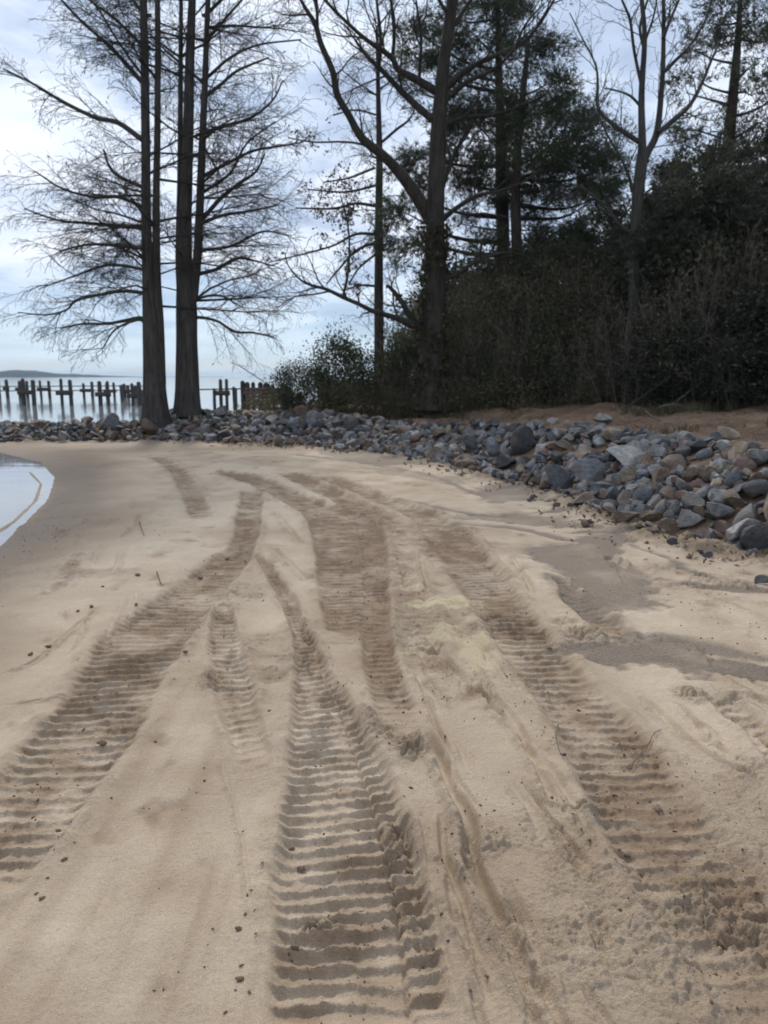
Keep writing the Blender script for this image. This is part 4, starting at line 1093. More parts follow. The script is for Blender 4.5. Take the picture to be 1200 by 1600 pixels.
# --- big oak
def oak():
    Y = 18.3
    bp = P(674, 620, Y); loc = (bp[0], bp[1], bank_z(bp[0], bp[1]) - 0.1)
    root = thing('oak_tree', 'big dark leafless oak with a long limb arching up to the left', 'tree', loc)
    tb = Tubes(); tips = []
    tr = trunk_part(root, [(676, 640, 50), (675, 600, 42), (676, 540, 36), (679, 450, 32), (680, 350, 29), (683, 250, 25), (687, 170, 22), (692, 110, 18), (699, 60, 16), (707, 0, 14), (713, -60, 12), (720, -130, 9), (728, -200, 6)], Y, MAT_OAK, loc, 16, 0, 'trunk', 0.3)
    c = Cfg(seg=[4, 4, 3, 2], wig=[.2, .22, .28, .3], trop=[.06, .05, .03, .0], sides=[5, 4, 3, 3], kids=[2.9, 4.6, 6.0], per_m=True, ang=(30, 70), flat=False, len=[2, 1.3, .6, .32], rad=[.04, .022, .010, .0058], rmin=.0045, t0=.2)
    defs = [([(674, 345, 20), (650, 305, 19), (631, 278, 17), (612, 256, 15), (595, 240, 14), (565, 215, 12), (545, 180, 10), (527, 148, 10), (520, 112, 9), (502, 70, 8), (492, 37, 7), (474, 7, 5), (455, -35, 4), (440, -90, 2)], -.1),
            ([(496, 44, 5), (495, 10, 4), (493, -40, 3), (500, -90, 2)], .1), ([(676, 187, 11), (645, 160, 10), (620, 135, 8), (595, 108, 7), (572, 86, 5), (556, 64, 3), (540, 40, 2)], .2), ([(592, 104, 6), (595, 62, 5), (590, 14, 4), (584, -40, 2)], -.1),
            ([(680, 142, 13), (645, 121, 11), (622, 109, 9), (612, 90, 8), (580, 68, 6), (545, 38, 5), (508, 0, 4), (480, -40, 2)], -.2), ([(613, 94, 6), (616, 50, 5), (611, 0, 4), (607, -60, 2)], .2), ([(655, 124, 5), (658, 60, 4), (650, 0, 3)], -.3),
            ([(668, 515, 11), (640, 505, 10), (610, 494, 8), (585, 487, 7), (560, 475, 6), (535, 464, 6), (510, 452, 5), (488, 446, 4), (468, 436, 3), (450, 414, 2), (445, 395, 1.5)], -.1), ([(536, 464, 4), (543, 430, 4), (546, 392, 3), (543, 350, 2.5), (532, 305, 1.5)], .2),
            ([(660, 515, 9), (640, 492, 9), (628, 472, 8), (612, 452, 6), (604, 446, 4)], .3), ([(515, 455, 3), (490, 460, 2.5), (460, 464, 2), (432, 482, 1.5)], .3),
            ([(693, 138, 11), (725, 112, 9), (755, 95, 8), (790, 80, 6), (820, 64, 5), (845, 35, 4), (868, -5, 3), (890, -50, 2)], .15), ([(692, 160, 8), (730, 128, 7), (765, 112, 5), (800, 82, 4), (820, 40, 3), (850, 5, 2)], -.3),
            ([(690, 195, 7), (730, 183, 6), (770, 180, 5), (815, 165, 3), (850, 150, 2)], .3), ([(690, 345, 8), (712, 326, 7), (745, 306, 6), (780, 299, 5), (815, 285, 3), (850, 262, 2)], -.2), ([(690, 300, 6), (710, 240, 5), (735, 200, 4), (750, 150, 2)], .3),
            ([(690, 440, 7), (720, 425, 6), (750, 405, 5), (790, 395, 3), (820, 400, 2)], -.3), ([(702, 50, 7), (735, 0, 5), (760, -50, 3)], .1), ([(704, 30, 6), (675, -20, 4), (655, -70, 3)], -.2)]
    add_limbs(root, defs, Y, MAT_OAK, tb, c, tips, loc)
    link('branches', tb.mesh('branches', True, loc), MAT_TWIG, root)['kind'] = 'stuff'
    # ivy climbing the trunk
    n = 2600
    z = RNG.uniform(0.1, 4.6, n); zs = np.array([q[2] for q in tr[0]]) - loc[2]
    cx = np.interp(z, zs, [q[0] for q in tr[0]]); cy = np.interp(z, zs, [q[1] for q in tr[0]]); rr = np.interp(z, zs, tr[1])
    a = RNG.uniform(0, 6.28, n); ex = 1.02 + RNG.gamma(1.2, 0.25, n) * (0.4 + 0.8 * (z > 2))
    keep = (fbm(a, z, 0.9, 3, 66) + 0.12 * (z > 2.0)) > 0.05
    C = np.stack([cx + np.cos(a) * rr * ex, cy + np.sin(a) * rr * ex, z + loc[2]], 1)[keep]
    V, F = leaf_quads(C, 0.10, RNG, 0.6, 0.8)
    o = link('ivy', mesh_np('ivy', V - np.asarray(loc), F), MAT_IVY, None, loc)
    o['kind'] = 'stuff'; tag(o, 'olive ivy clinging to the trunk of the big oak', 'ivy')
    return tips
random.seed(41)
oak()

# --- bare grey tree
def bare_tree():
    Y = 17.2
    bp = P(992, 600, Y); loc = (bp[0], bp[1], bank_z(bp[0], bp[1]) - 0.1)
    root = thing('bare_tree', 'bare pale grey tree forking above the thicket on the right', 'tree', loc)
    tb = Tubes(); tips = []
    trunk_part(root, [(990, 628, 26), (991, 540, 21), (991, 450, 18), (993, 380, 17), (996, 310, 17), (1001, 262, 17), (1003, 225, 12), (1002, 150, 9), (1007, 60, 7), (1003, 0, 6), (1001, -60, 4), (1000, -120, 2)], Y, MAT_BARE, loc, 12)
    c = Cfg(seg=[4, 4, 3, 2], wig=[.15, .2, .26, .3], trop=[.08, .08, .05, .02], sides=[5, 4, 3, 3], kids=[3.6, 5.0, 6.0], per_m=True, ang=(28, 62), flat=False, len=[2, 1.0, .5, .28], rad=[.03, .014, .0075, .005], rmin=.0042, t0=.2)
    defs = [([(1001, 262, 13), (1012, 238, 11), (1026, 208, 10), (1033, 150, 8), (1036, 100, 7), (1037, 40, 6), (1037, -10, 5), (1040, -80, 3)], .1), ([(1001, 128, 5), (991, 80, 4.5), (984, 30, 4), (970, -5, 3), (958, -50, 2)], -.2),
            ([(1028, 208, 8), (1050, 190, 7), (1075, 168, 6), (1094, 136, 5), (1110, 98, 4), (1126, 62, 2)], .2), ([(1038, 112, 6), (1056, 94, 5), (1076, 74, 4), (1100, 36, 3), (1112, 0, 2)], -.2),
            ([(999, 222, 8), (980, 210, 7), (960, 196, 6), (940, 178, 5), (933, 160, 5), (934, 130, 4), (930, 100, 3), (910, 60, 2), (890, 20, 1.5)], .15), ([(1000, 165, 4), (985, 150, 3.5), (965, 142, 2.5), (945, 138, 1.5)], -.3),
            ([(988, 300, 6), (984, 280, 5), (970, 246, 4), (952, 216, 3), (940, 190, 2)], -.2), ([(988, 366, 6), (968, 350, 5), (950, 328, 4), (920, 300, 3), (900, 290, 1.5)], .25), ([(998, 362, 6), (1012, 346, 5), (1024, 338, 4), (1040, 334, 3), (1056, 320, 2)], -.2),
            ([(1000, 310, 4), (1016, 296, 3), (1034, 285, 2)], .3), ([(1036, 60, 5), (1052, 20, 4), (1070, -20, 2)], .2), ([(1006, 70, 4), (1020, 30, 3), (1028, -10, 2)], -.3), ([(1004, 70, 4), (1000, 40, 4), (1012, 0, 3)], .3), ([(996, 318, 4), (980, 330, 3), (960, 360, 2)], .2)]
    add_limbs(root, defs, Y, MAT_BARE, tb, c, tips, loc)
    link('branches', tb.mesh('branches', True, loc), MAT_BARE, root)['kind'] = 'stuff'
random.seed(51)
bare_tree()

# --- pines
def pine(label, base, Y, trunk, puffs, tufts, mat_leaf=MAT_NEEDLE, needle=(0.15, 0.021), dens=1.0, name='pine_tree', grp='pines behind the oak', blen=0):
    bp = P(base[0], base[1], Y); loc = (bp[0], bp[1], bank_z(bp[0], bp[1]) - 0.1)
    root = thing(name, label, 'tree', loc, grp)
    tr, rad = trunk_part(root, trunk, Y, MAT_PINE, loc, 10)
    tb = Tubes(); CC, DD = [], []
    tz = np.array([q[2] for q in tr])
    c = Cfg(seg=[4, 3, 2], wig=[.18, .25, .3], trop=[.05, .06, .08], sides=[4, 3, 3], kids=[1.6, 2.5], per_m=True, ang=(30, 70), flat=False, len=[1, .6, .3], rad=[.03, .014, .008], rmin=.005, t0=.3)
    for px, py, rp in puffs:
        Yp = Y + random.uniform(-1, 1) * min(2.2, 0.5 + 0.010 * abs(px - base[0]))
        ct = P(px, py, Yp); r = rp * Yp / FPX
        # bough from the trunk, rising a little to its clump of needles
        i = int(np.argmin(np.abs(tz - (ct[2] - 0.25 * np.hypot(ct[0] - bp[0], ct[1] - bp[1])))))
        st = tr[i]
        mid = (st + ct) / 2 + np.array([random.uniform(-.15, .15), random.uniform(-.15, .15), -0.12 * np.linalg.norm(ct - st) + .1])
        A = catmull([st, mid, ct], 4)
        r0 = min(rad[i] * 0.5, 0.012 + 0.022 * np.linalg.norm(ct - st))
        one = Tubes(); one.add([q for q in A], list(np.linspace(r0, 0.010, len(A))), 6)
        link('bough', one.mesh('bough', True, loc), MAT_PINE, root)
        children(tb, [q for q in A], list(np.linspace(r0, 0.01, len(A))), np.linalg.norm(ct - st), 0, c, None, 0.45)
        n = int((2.3 if tufts == 300 else 1.9) * tufts * dens * (r / 0.6) ** 2 * random.uniform(0.75, 1.2))
        # the clump itself is several smaller clusters of tufts with gaps between
        k = max(3, int(5 + r * 6))
        sub = ct + RNG.normal(size=(k, 3)) * np.array([r * .8, r * .8, r * .62])
        pick = sub[RNG.integers(k, size=n)]
        C = pick + RNG.normal(size=(n, 3)) * np.array([.40, .40, .30]) * (0.58 * r + 0.15)
        D = C - ct; D[:, 2] += 0.4 * r; D /= np.maximum(np.linalg.norm(D, axis=1, keepdims=True), 1e-6)
        CC.append(C); DD.append(D)
    C, D = np.vstack(CC), np.vstack(DD)
    V, F = needle_tris(C, D, RNG, 6, needle[0], needle[1])
    link('needles', mesh_np('needles', V - np.asarray(loc), F), mat_leaf, root)['kind'] = 'stuff'
    if tb.g: link('branches', tb.mesh('branches', True, loc), MAT_TWIG, root)['kind'] = 'stuff'
    print(label, 'tufts', len(C))
random.seed(61)
pine('tall dense pine with a broad dark crown just right of the oak', (785, 610), 22.0,
     [(784, 618, 24), (785, 500, 22), (786, 400, 20), (784, 300, 18), (782, 200, 15), (780, 110, 11), (778, 30, 8), (776, -40, 4)],
     [(650, 70, 26), (690, 95, 26), (735, 48, 34), (770, 20, 30), (770, 80, 34), (720, 150, 36), (790, 140, 44), (650, 140, 22), (735, 215, 38), (700, 265, 30), (800, 215, 46), (650, 235, 22), (745, 300, 32), (640, 300, 30), (630, 350, 30),
      (650, 400, 30), (720, 350, 26), (620, 325, 22), (790, 290, 34), (710, 30, 22), (815, -10, 36), (745, -40, 40), (640, 40, 18)], 300, dens=0.85)
pine('pine with long layered boughs reaching right toward the bare tree', (812, 610), 20.5,
     [(812, 618, 20), (810, 500, 18), (808, 400, 16), (806, 300, 14), (812, 200, 11), (820, 120, 8), (826, 60, 5)],
     [(830, 85, 30), (868, 118, 24), (845, 170, 42), (893, 165, 32), (860, 225, 46), (915, 225, 36), (945, 262, 34), (890, 285, 42), (925, 315, 32), (955, 300, 22), (845, 300, 34), (850, 360, 30), (895, 375, 38), (930, 390, 32), (870, 420, 40),
      (820, 420, 28), (910, 440, 40), (765, 380, 24), (780, 440, 26), (950, 430, 30)], 300, dens=0.95)
pine('pine with open tufted crown at the right edge', (1130, 600), 19.0,
     [(1124, 612, 25), (1127, 500, 23), (1130, 400, 21), (1134, 300, 19), (1139, 220, 17), (1147, 130, 13), (1153, 60, 9), (1157, 0, 6), (1160, -50, 3)],
     [(1100, 35, 24), (1140, 22, 26), (1180, 35, 26), (1080, 75, 18), (1120, 70, 20), (1188, 90, 24), (1090, 120, 16), (1072, 145, 14), (1175, 150, 22), (1190, 190, 22), (1110, 205, 16), (1075, 200, 18), (1060, 222, 16), (1165, 215, 24),
      (1195, 240, 24), (1210, 60, 30), (1225, 140, 30), (1150, -30, 26), (1200, -30, 30), (1130, 255, 22), (1090, 255, 24)], 240, grp='pines behind the oak', dens=0.8)
pine('dark evergreen filling the right edge below the pine crown', (1190, 600), 17.5,
     [(1186, 628, 22), (1187, 500, 19), (1188, 400, 15), (1186, 320, 10), (1184, 260, 6)],
     [(1060, 275, 26), (1100, 285, 32), (1150, 275, 36), (1195, 270, 36), (1240, 290, 40), (1070, 330, 36), (1120, 335, 44), (1180, 340, 46), (1240, 360, 46), (1050, 380, 36), (1100, 400, 44), (1160, 405, 46), (1215, 420, 46), (1040, 430, 36),
      (1090, 460, 44), (1150, 470, 46), (1210, 490, 46)], 420, MAT_DARK, (0.15, 0.036), 1.0, 'evergreen_tree', 'evergreens at the edge of the wood')
pine('dark cedar half hidden between the bare tree and the pine', (1050, 600), 20.5,
     [(1050, 615, 18), (1049, 500, 15), (1050, 400, 11), (1052, 320, 7), (1054, 270, 4)],
     [(1052, 270, 20), (1030, 310, 26), (1075, 305, 28), (1020, 350, 30), (1060, 360, 34), (1010, 400, 32), (1055, 420, 36), (1000, 450, 34), (1045, 480, 38), (1090, 440, 34)], 380, MAT_DARK, (0.15, 0.036), 1.0, 'evergreen_tree', 'evergreens at the edge of the wood')

# --- the understory: bushes, thicket, brambles
def shrub_proto(seed, w_, h_, nleaf, lsize, mat_leaf, nstem, shape, stem_mat=MAT_TWIG, stemr=.016):
    rr = random.Random(seed); rg = np.random.default_rng(seed)
    st = random.getstate(); random.seed(seed)
    tb = Tubes(); tips = []
    c = Cfg(seg=[5, 4, 3], wig=[.10, .2, .28], trop=[.03, .05, .02], sides=[4, 3, 3], kids=[4.5, 4.0], per_m=True, ang=(25, 65), flat=False, len=[1, .30 * h_ * 0.8, .30], rad=[.012, .007, .0042], rmin=.0032, t0=.25)
    for _ in range(nstem):
        az = rr.uniform(0, 6.28); rad = rr.uniform(0, .28) * w_
        p0 = np.array([math.cos(az) * rad, math.sin(az) * rad, -0.12])
        d = unit(np.array([math.cos(az) * rr.uniform(.1, .55) * w_ / h_, math.sin(az) * rr.uniform(.1, .55) * w_ / h_, 1.0]))
        grow(tb, p0, d, h_ * rr.uniform(.6, 1.0), stemr * rr.uniform(.7, 1.4), 0, c, tips)
    random.setstate(st)
    stem = tb.mesh('stems')
    stem.materials.append(stem_mat)
    fol = None
    if nleaf:
        k = 46 if shape == 'full' else 34
        t = rg.uniform(0.10 if shape == 'full' else 0.28, 1.0, k)
        prof = np.sqrt(np.clip(1 - ((t - 0.42) / 0.62) ** 2, 0.03, 1))
        az = rg.uniform(0, 6.28, k); rd = np.sqrt(rg.uniform(0.05, 1, k)) * prof * w_ / 2 * 0.9
        ctr = np.stack([np.cos(az) * rd, np.sin(az) * rd, t * h_ * .95], 1)
        if shape == 'open':
            T = np.array([q[0] for q in tips]); ctr = T[rg.integers(len(T), size=90)]
        cs = rg.uniform(.5, 1.3, len(ctr)) * (0.15 * w_ if shape == 'full' else 0.10 * w_)
        pk = rg.integers(len(ctr), size=nleaf)
        C = ctr[pk] + rg.normal(size=(nleaf, 3)) * cs[pk][:, None] * np.array([.8, .8, .6])
        C[:, 2] = np.maximum(C[:, 2], 0.04)
        V, F = leaf_quads(C, lsize, rg, .5, .6)
        fol = mesh_np('foliage', V, F); fol.materials.append(mat_leaf)
    return stem, fol
PROTO = {
    'green': shrub_proto(1, 2.2, 1.8, 9500, .065, MAT_GREEN, 9, 'full'),
    'green2': shrub_proto(2, 2.0, 1.7, 6500, .062, MAT_GREEN, 9, 'full'),
    'brown': shrub_proto(3, 1.9, 1.0, 2600, .06, MAT_OLIVE, 16, 'full', MAT_TWIG, .009),
    'thicket': shrub_proto(4, 2.2, 3.7, 3600, .075, MAT_OLIVE, 24, 'open', MAT_BRUSH, .014),
    'thicket2': shrub_proto(5, 2.3, 3.6, 6000, .075, MAT_OLIVE, 20, 'full', MAT_BRUSH, .014),
    'dark': shrub_proto(6, 2.7, 4.2, 11000, .10, MAT_DARK, 8, 'full'),
    'dark2': shrub_proto(7, 2.7, 4.2, 10000, .10, MAT_GREEN, 8, 'full'),
    'bramble': shrub_proto(8, 2.2, 1.5, 0, .05, None, 22, 'open', MAT_DEAD, .009),
    'brush': shrub_proto(10, 2.2, 2.4, 900, .06, MAT_OLIVE, 30, 'open', MAT_BRUSH, .010),
    'sapling': shrub_proto(9, 1.3, 2.6, 260, .07, MAT_OLIVE, 3, 'open', MAT_TWIG, .014),
}
PSIZE = {'green': (2.2, 1.8), 'green2': (2.0, 1.7), 'brown': (1.9, 1.0), 'thicket': (2.2, 3.7), 'thicket2': (2.3, 3.6), 'dark': (2.7, 4.2), 'dark2': (2.7, 4.2), 'bramble': (2.2, 1.5), 'brush': (2.2, 2.4), 'sapling': (1.3, 2.6)}
def shrub(px, Y, kind, w_, h_, label, name='shrub', cat='shrub', grp='shrubs along the edge of the wood'):
    X = (px - 600) / FPX * Y * 1.0
    X = P(px, 600, Y)[0]
    loc = (X, Y, bank_z(X, Y) - 0.03)
    root = thing(name, label, cat, loc, grp, random.uniform(0, 6.28))
    pw, ph = PSIZE[kind]
    root.scale = (w_ / pw, w_ / pw, h_ / ph)
    st, fo = PROTO[kind]
    link('stems', st, None, root)
    if fo: link('foliage', fo, None, root)
random.seed(71)
shrub(458, 19.3, 'green2', 1.25, 1.35, 'small bright green bush at the left end of the bushes')
shrub(535, 20.3, 'green', 2.0, 2.0, 'round green bush between the small green bush and the slim cypress')
shrub(500, 20.8, 'sapling', 1.2, 1.9, 'thin sapling with few leaves behind the small green bush')
shrub(588, 20.6, 'green2', 1.7, 1.6, 'dark green bush at the base of the slim cypress')
shrub(632, 20.4, 'green', 1.7, 1.9, 'dark green bush left of the oak trunk')
for px, Y, w_, h_, lab in [(438, 19.6, 1.2, .62, 'low brown brush at the left end of the bank'), (490, 19.7, 1.4, .72, 'low brown brush in front of the small green bush'), (548, 19.6, 1.5, .80, 'low brown brush below the round green bush'),
                           (605, 19.5, 1.5, .75, 'low brown brush in front of the slim cypress'), (650, 18.9, 1.3, .55, 'low brown brush touching the foot of the oak'), (722, 18.3, 1.6, .8, 'low brown brush right of the foot of the oak'),
                           (800, 17.9, 1.7, .85, 'low brown brush below the tall dense pine'), (935, 17.2, 1.6, .6, 'low brown brush below the bare grey tree')]:
    shrub(px, Y, 'brown', w_, h_, lab)
for px, Y, kd, w_, h_, lab in [(640, 22.5, 'thicket', 2.0, 3.2, 'sparse olive thicket behind the oak trunk'), (712, 19.6, 'thicket', 2.1, 3.9, 'tall olive thicket right against the oak'), (752, 19.2, 'thicket2', 2.2, 3.3, 'leafy olive thicket below the tall dense pine'),
                               (800, 19.6, 'thicket', 2.2, 4.0, 'open olive thicket between the two pine trunks'), (842, 18.6, 'thicket2', 2.1, 3.2, 'leafy olive thicket right of the pine trunks'), (890, 18.8, 'thicket', 2.2, 3.6, 'open olive thicket left of the bare tree'),
                               (938, 18.2, 'thicket2', 2.2, 3.3, 'leafy olive thicket at the left foot of the bare tree'), (1085, 16.6, 'thicket', 2.2, 3.9, 'open olive thicket before the dark evergreens'), (1165, 16.0, 'thicket', 2.4, 4.2, 'open olive thicket near the right edge')]:
    shrub(px, Y, kd, w_, h_, lab, 'thicket')
shrub(404, 22.6, 'brown', 1.5, .55, 'low brown brush in front of the wooden bulkhead')
shrub(868, 18.2, 'green', 1.9, 2.2, 'green leafy bush in front of the olive thicket below the pines')
shrub(775, 18.7, 'green2', 1.7, 1.7, 'small dark bush under the tall dense pine')
for px, Y, kd, w_, h_, lab in [(1000, 17.8, 'dark2', 2.2, 3.3, 'dark evergreen shrub hiding the foot of the bare tree'), (1050, 17.2, 'dark', 2.5, 3.6, 'tall dark shrub right of the bare tree'), (1105, 16.9, 'dark2', 2.6, 3.9, 'tall dark shrub below the open pine crown'),
                               (1165, 16.9, 'dark', 2.8, 4.3, 'tallest dark shrub near the right edge'), (1225, 16.0, 'dark', 2.8, 4.6, 'dark shrub cut by the right edge'), (1030, 16.1, 'dark', 1.9, 1.7, 'low dark shrub before the bare tree'),
                               (1080, 15.8, 'dark', 2.2, 2.0, 'low dark shrub in the middle of the evergreen edge'), (1140, 15.4, 'dark', 2.3, 2.1, 'low dark shrub right of centre in the evergreen edge'), (1200, 15.0, 'dark', 2.4, 2.2, 'low dark shrub at the right edge above the dirt'),
                               (1262, 14.8, 'dark', 2.6, 3.4, 'dark shrub just beyond the right edge')]:
    shrub(px, Y, kd, w_, h_, lab, 'evergreen_shrub')
for px, Y, w_, h_, lab in [(1110, 15.4, 1.9, 2.6, 'grey leafless bramble arching before the dark shrubs'), (1172, 14.9, 2.2, 2.4, 'grey leafless bramble tangled at the right edge'), (985, 16.3, 1.8, 2.4, 'grey leafless bramble at the foot of the bare tree'),
                           (905, 17.6, 1.7, 2.0, 'grey leafless bramble below the pines'), (700, 18.8, 1.6, 2.2, 'grey leafless bramble beside the oak')]:
    shrub(px, Y, 'bramble', w_, h_, lab, 'bramble', 'bramble', 'brambles along the edge of the wood')
for px, Y, w_, h_, lab in [(735, 19.0, 2.0, 2.3, 'brown stemmy brush right of the oak trunk'), (785, 18.7, 2.1, 2.6, 'brown stemmy brush before the tall dense pine'), (832, 18.4, 2.0, 2.2, 'brown stemmy brush right of the two pine trunks'),
                           (905, 18.0, 2.1, 2.7, 'brown stemmy brush left of the bare tree'), (955, 17.6, 2.0, 2.4, 'brown stemmy brush hiding the foot of the bare tree'), (1012, 16.9, 2.1, 3.0, 'brown stemmy brush just right of the bare tree'),
                           (1065, 16.0, 2.2, 3.4, 'brown stemmy brush before the dark cedar'), (1128, 15.9, 2.2, 3.8, 'brown stemmy brush below the open pine crown'), (1190, 15.5, 2.3, 3.8, 'brown stemmy brush at the right edge'),
                           (690, 18.6, 1.4, 1.3, 'low brown stemmy brush before the oak trunk'), (630, 19.4, 1.8, 1.7, 'brown stemmy brush left of the oak trunk')]:
    shrub(px, Y, 'brush', w_, h_, lab, 'brush', 'brush', 'stemmy brush along the edge of the wood')
for px, Y, kd, w_, h_, lab in [(668, 27, 'dark2', 3.2, 3.6, 'dark shrub deep in the wood behind the oak'), (730, 26, 'dark', 3.4, 4.6, 'dark shrub deep in the wood behind the olive thicket'), (790, 25.5, 'dark2', 3.4, 4.8, 'dark shrub deep behind the two pine trunks'),
                               (855, 25, 'dark', 3.6, 5.2, 'dark shrub deep in the wood left of the bare tree'), (920, 24, 'dark2', 3.6, 5.0, 'dark shrub deep in the wood just behind the bare tree'), (985, 23, 'dark', 3.4, 4.6, 'dark shrub deep in the wood right of the bare tree')]:
    shrub(px, Y, kd, w_, h_, lab, 'evergreen_shrub')
def woods():
    n = 26000
    a = RNG.uniform(R(3.5), R(44), n); d = RNG.uniform(32, 60, n)
    x, y = d * np.sin(a), d * np.cos(a)
    top = 4.2 + 2.6 * fbm(a * 30, d * .1, 1.0, 3, 5) * 1.6 + 0.03 * d
    z = 0.9 + top * RNG.random(n) ** .8
    V, F = leaf_quads(np.stack([x, y, z], 1), 0.42, RNG, .4, .7)
    o = link('distant_wood', mesh_np('distant_wood', V, F), MAT_DARK); o['kind'] = 'stuff'
    tag(o, 'dark mass of far woodland seen between the trunks', 'woodland')
woods()
def grass():
    n = 9000
    x = RNG.uniform(-3.4, 10, n); y = RNG.uniform(11, 20, n)
    h, nn, s = bank_height(x, y)
    ok = (nn > 3.6) & (nn < 6.8) & (fbm(x, y, .8, 3, 9) + .25 * sstep(3.6, 6, nn) > .12) & (h > .5)
    C = np.stack([x, y, h], 1)[ok]
    D = np.tile(UP, (len(C), 1))
    V, F = needle_tris(C, D, RNG, 6, .22, .014, .35)
    o = link('grass', mesh_np('grass', V, F), MAT_GRASS); o['kind'] = 'stuff'
    tag(o, 'thin dry grass and weeds at the edge of the wood', 'grass')
grass()

# --- fallen branches
def fallen(lst, Y, slope, label, mat=MAT_DEAD, k=4):
    pts, rad = limb_world(lst, Y, slope)
    loc = tuple(pts[0])
    root = thing('fallen_branch', label, 'branch', loc, 'fallen dead branches')
    one = Tubes(); one.add(pts, rad, 6)
    link('stem', one.mesh('stem', True, loc), mat, root)
    tb = Tubes()
    c = Cfg(seg=[3, 3], wig=[.2, .25], trop=[.0, .0], sides=[4, 3], kids=[k], per_m=True, ang=(30, 70), flat=False, len=[1, .5], rad=[.02, .009], rmin=.004, t0=.15)
    children(tb, pts, rad, 1.2, 0, c, None, .15)
    if tb.g: link('twigs', tb.mesh('twigs', True, loc), mat, root)
random.seed(81)
fallen([(978, 638, 2.4), (1000, 622, 2), (1020, 608, 1.6), (1048, 588, 1)], 14.6, .1, 'thin dead branch leaning up at the edge of the wood', MAT_TWIG)
fallen([(1030, 636, 2), (1045, 632, 1.6), (1062, 632, 1.2)], 14.2, .1, 'short pale dead branch lying by the dark shrubs', k=2)
fallen([(360, 566, .8), (374, 572, 1), (390, 582, 1.3), (408, 594, 1.3), (424, 606, 1.2)], 22, .05, 'thin bent branch crossing above the wooden bulkhead', MAT_TWIG, 3)
fallen([(1008, 642, 3), (1020, 652, 3), (1034, 658, 2)], 12.2, .0, 'small stick lying on the bare dirt behind the rocks', k=1)

# ------------------------------------------------------------------ old piers in the lake
ZW = -0.12
def post(tbl, X, Y, z0, z1, r):
    k = 8
    lean = RNG.normal(size=2) * 0.03
    pts = [np.array([X + lean[0] * t, Y + lean[1] * t, z0 + (z1 - z0) * t]) for t in (0, .5, .97, 1.0)]
    one = Tubes(); one.add(pts, [r * 1.05, r, r * .97, r * .6], k)
    return one
def beam_mesh(a, b, w_, h_, loc):
    a, b = np.asarray(a) - loc, np.asarray(b) - loc
    d = unit(b - a); s = unit(np.cross(d, UP)) * w_ / 2; u = UP * h_ / 2
    V = [q + e * s + f * u for q in (a, b) for e, f in ((-1, -1), (1, -1), (1, 1), (-1, 1))]
    F = [(0, 3, 2, 1), (4, 5, 6, 7), (0, 1, 5, 4), (1, 2, 6, 5), (2, 3, 7, 6), (3, 0, 4, 7)]
    return mesh_np('beam', np.array(V), np.array(F))
def pier(label, Y, bents, stringers, wpost, grp='ruined piers in the lake'):
    loc = np.array(P(bents[0][0][0], 620, Y)); loc[2] = ZW
    root = thing('ruined_pier', label, 'pier', tuple(loc), grp)
    for posts, beams in bents:
        for px, ytop in [(q, posts[-1]) for q in posts[:-1]]:
            Yp = Y + RNG.uniform(-.15, .15)
            t = P(px, ytop + RNG.uniform(-1, 2), Yp)
            one = post(None, t[0], Yp, ZW - 1.0, t[2], wpost * RNG.uniform(.85, 1.2))
            link('piling', one.mesh('piling', True, loc), MAT_PIER, root)
        xs = [P(q, 600, Y)[0] for q in posts[:-1]]
        for yb in beams:
            zb = P(600, yb, Y)[2]
            link('cross_beam', beam_mesh((min(xs) - .22, Y - wpost - .06, zb), (max(xs) + .22, Y - wpost - .06, zb), .10, .26, loc), MAT_PIER, root)
    for x0, x1, yb in stringers:
        zb = P(600, yb, Y)[2]
        link('stringer', beam_mesh((P(x0, 600, Y)[0], Y + wpost + .1, zb), (P(x1, 600, Y)[0], Y + wpost + .1, zb + .05), .08, .07, loc), MAT_PIER, root)
pier('farther ruined pier with thin rails linking its pilings', 60.0,
     [([-18, -3, 595], [607]), ([11, 10, 594], [607]), ([29, 41, 594], [608]), ([63, 76, 595], [608]), ([130, 143, 597], [610]), ([166, 178, 598], [611]), ([194, 200, 600], [611]), ([211, 219, 600], [613])],
     [(-60, 225, 604), (-60, 225, 611)], .12)
pier('nearer ruined pier with heavy posts joined in pairs', 45.0,
     [([34, 50, 592], [613]), ([94, 109, 592], [614]), ([155, 168, 596], [616]), ([206, 217, 597], [618])], [], .115)
pier('row of broken dock posts between the cypress and the bulkhead', 40.0,
     [([344, 353, 591], [614]), ([334, 334, 607], []), ([366, 367, 605], [])], [(300, 378, 609)], .085)
o = thing('broken_piling', 'short broken piling alone between the ruined piers', 'piling', (float(P(191, 620, 52)[0]), 52, ZW))
link('post', post(None, 0, 0, -1.0, 1.15, .12).mesh('post'), MAT_PIER, o)
def bulkhead():
    Y = 27.0
    loc = np.array(P(405, 620, Y)); loc[2] = 0.2
    root = thing('wooden_bulkhead', 'short bulkhead of brown boards and uneven posts left of the bushes', 'bulkhead', tuple(loc))
    for px, yt in [(379, 595), (387, 597), (395, 597), (407, 597), (413, 599), (420, 599), (429, 600), (440, 598), (450, 600)]:
        t = P(px, yt, Y)
        link('post', post(None, t[0], Y, -0.9, t[2], .075 * RNG.uniform(.8, 1.3)).mesh('post', True, loc), MAT_PIER, root)
    for k, yb in enumerate((608, 613.5, 619, 624.5, 630)):
        z = P(600, yb, Y)[2]
        a, b = P(382 + RNG.uniform(-1, 2), 600, Y)[0], P(455, 600, Y)[0]
        link('board', beam_mesh((a, Y - .12, z), (b, Y - .12, z + RNG.uniform(-.02, .02)), .05, .118, loc), MAT_BOARD, root)
bulkhead()

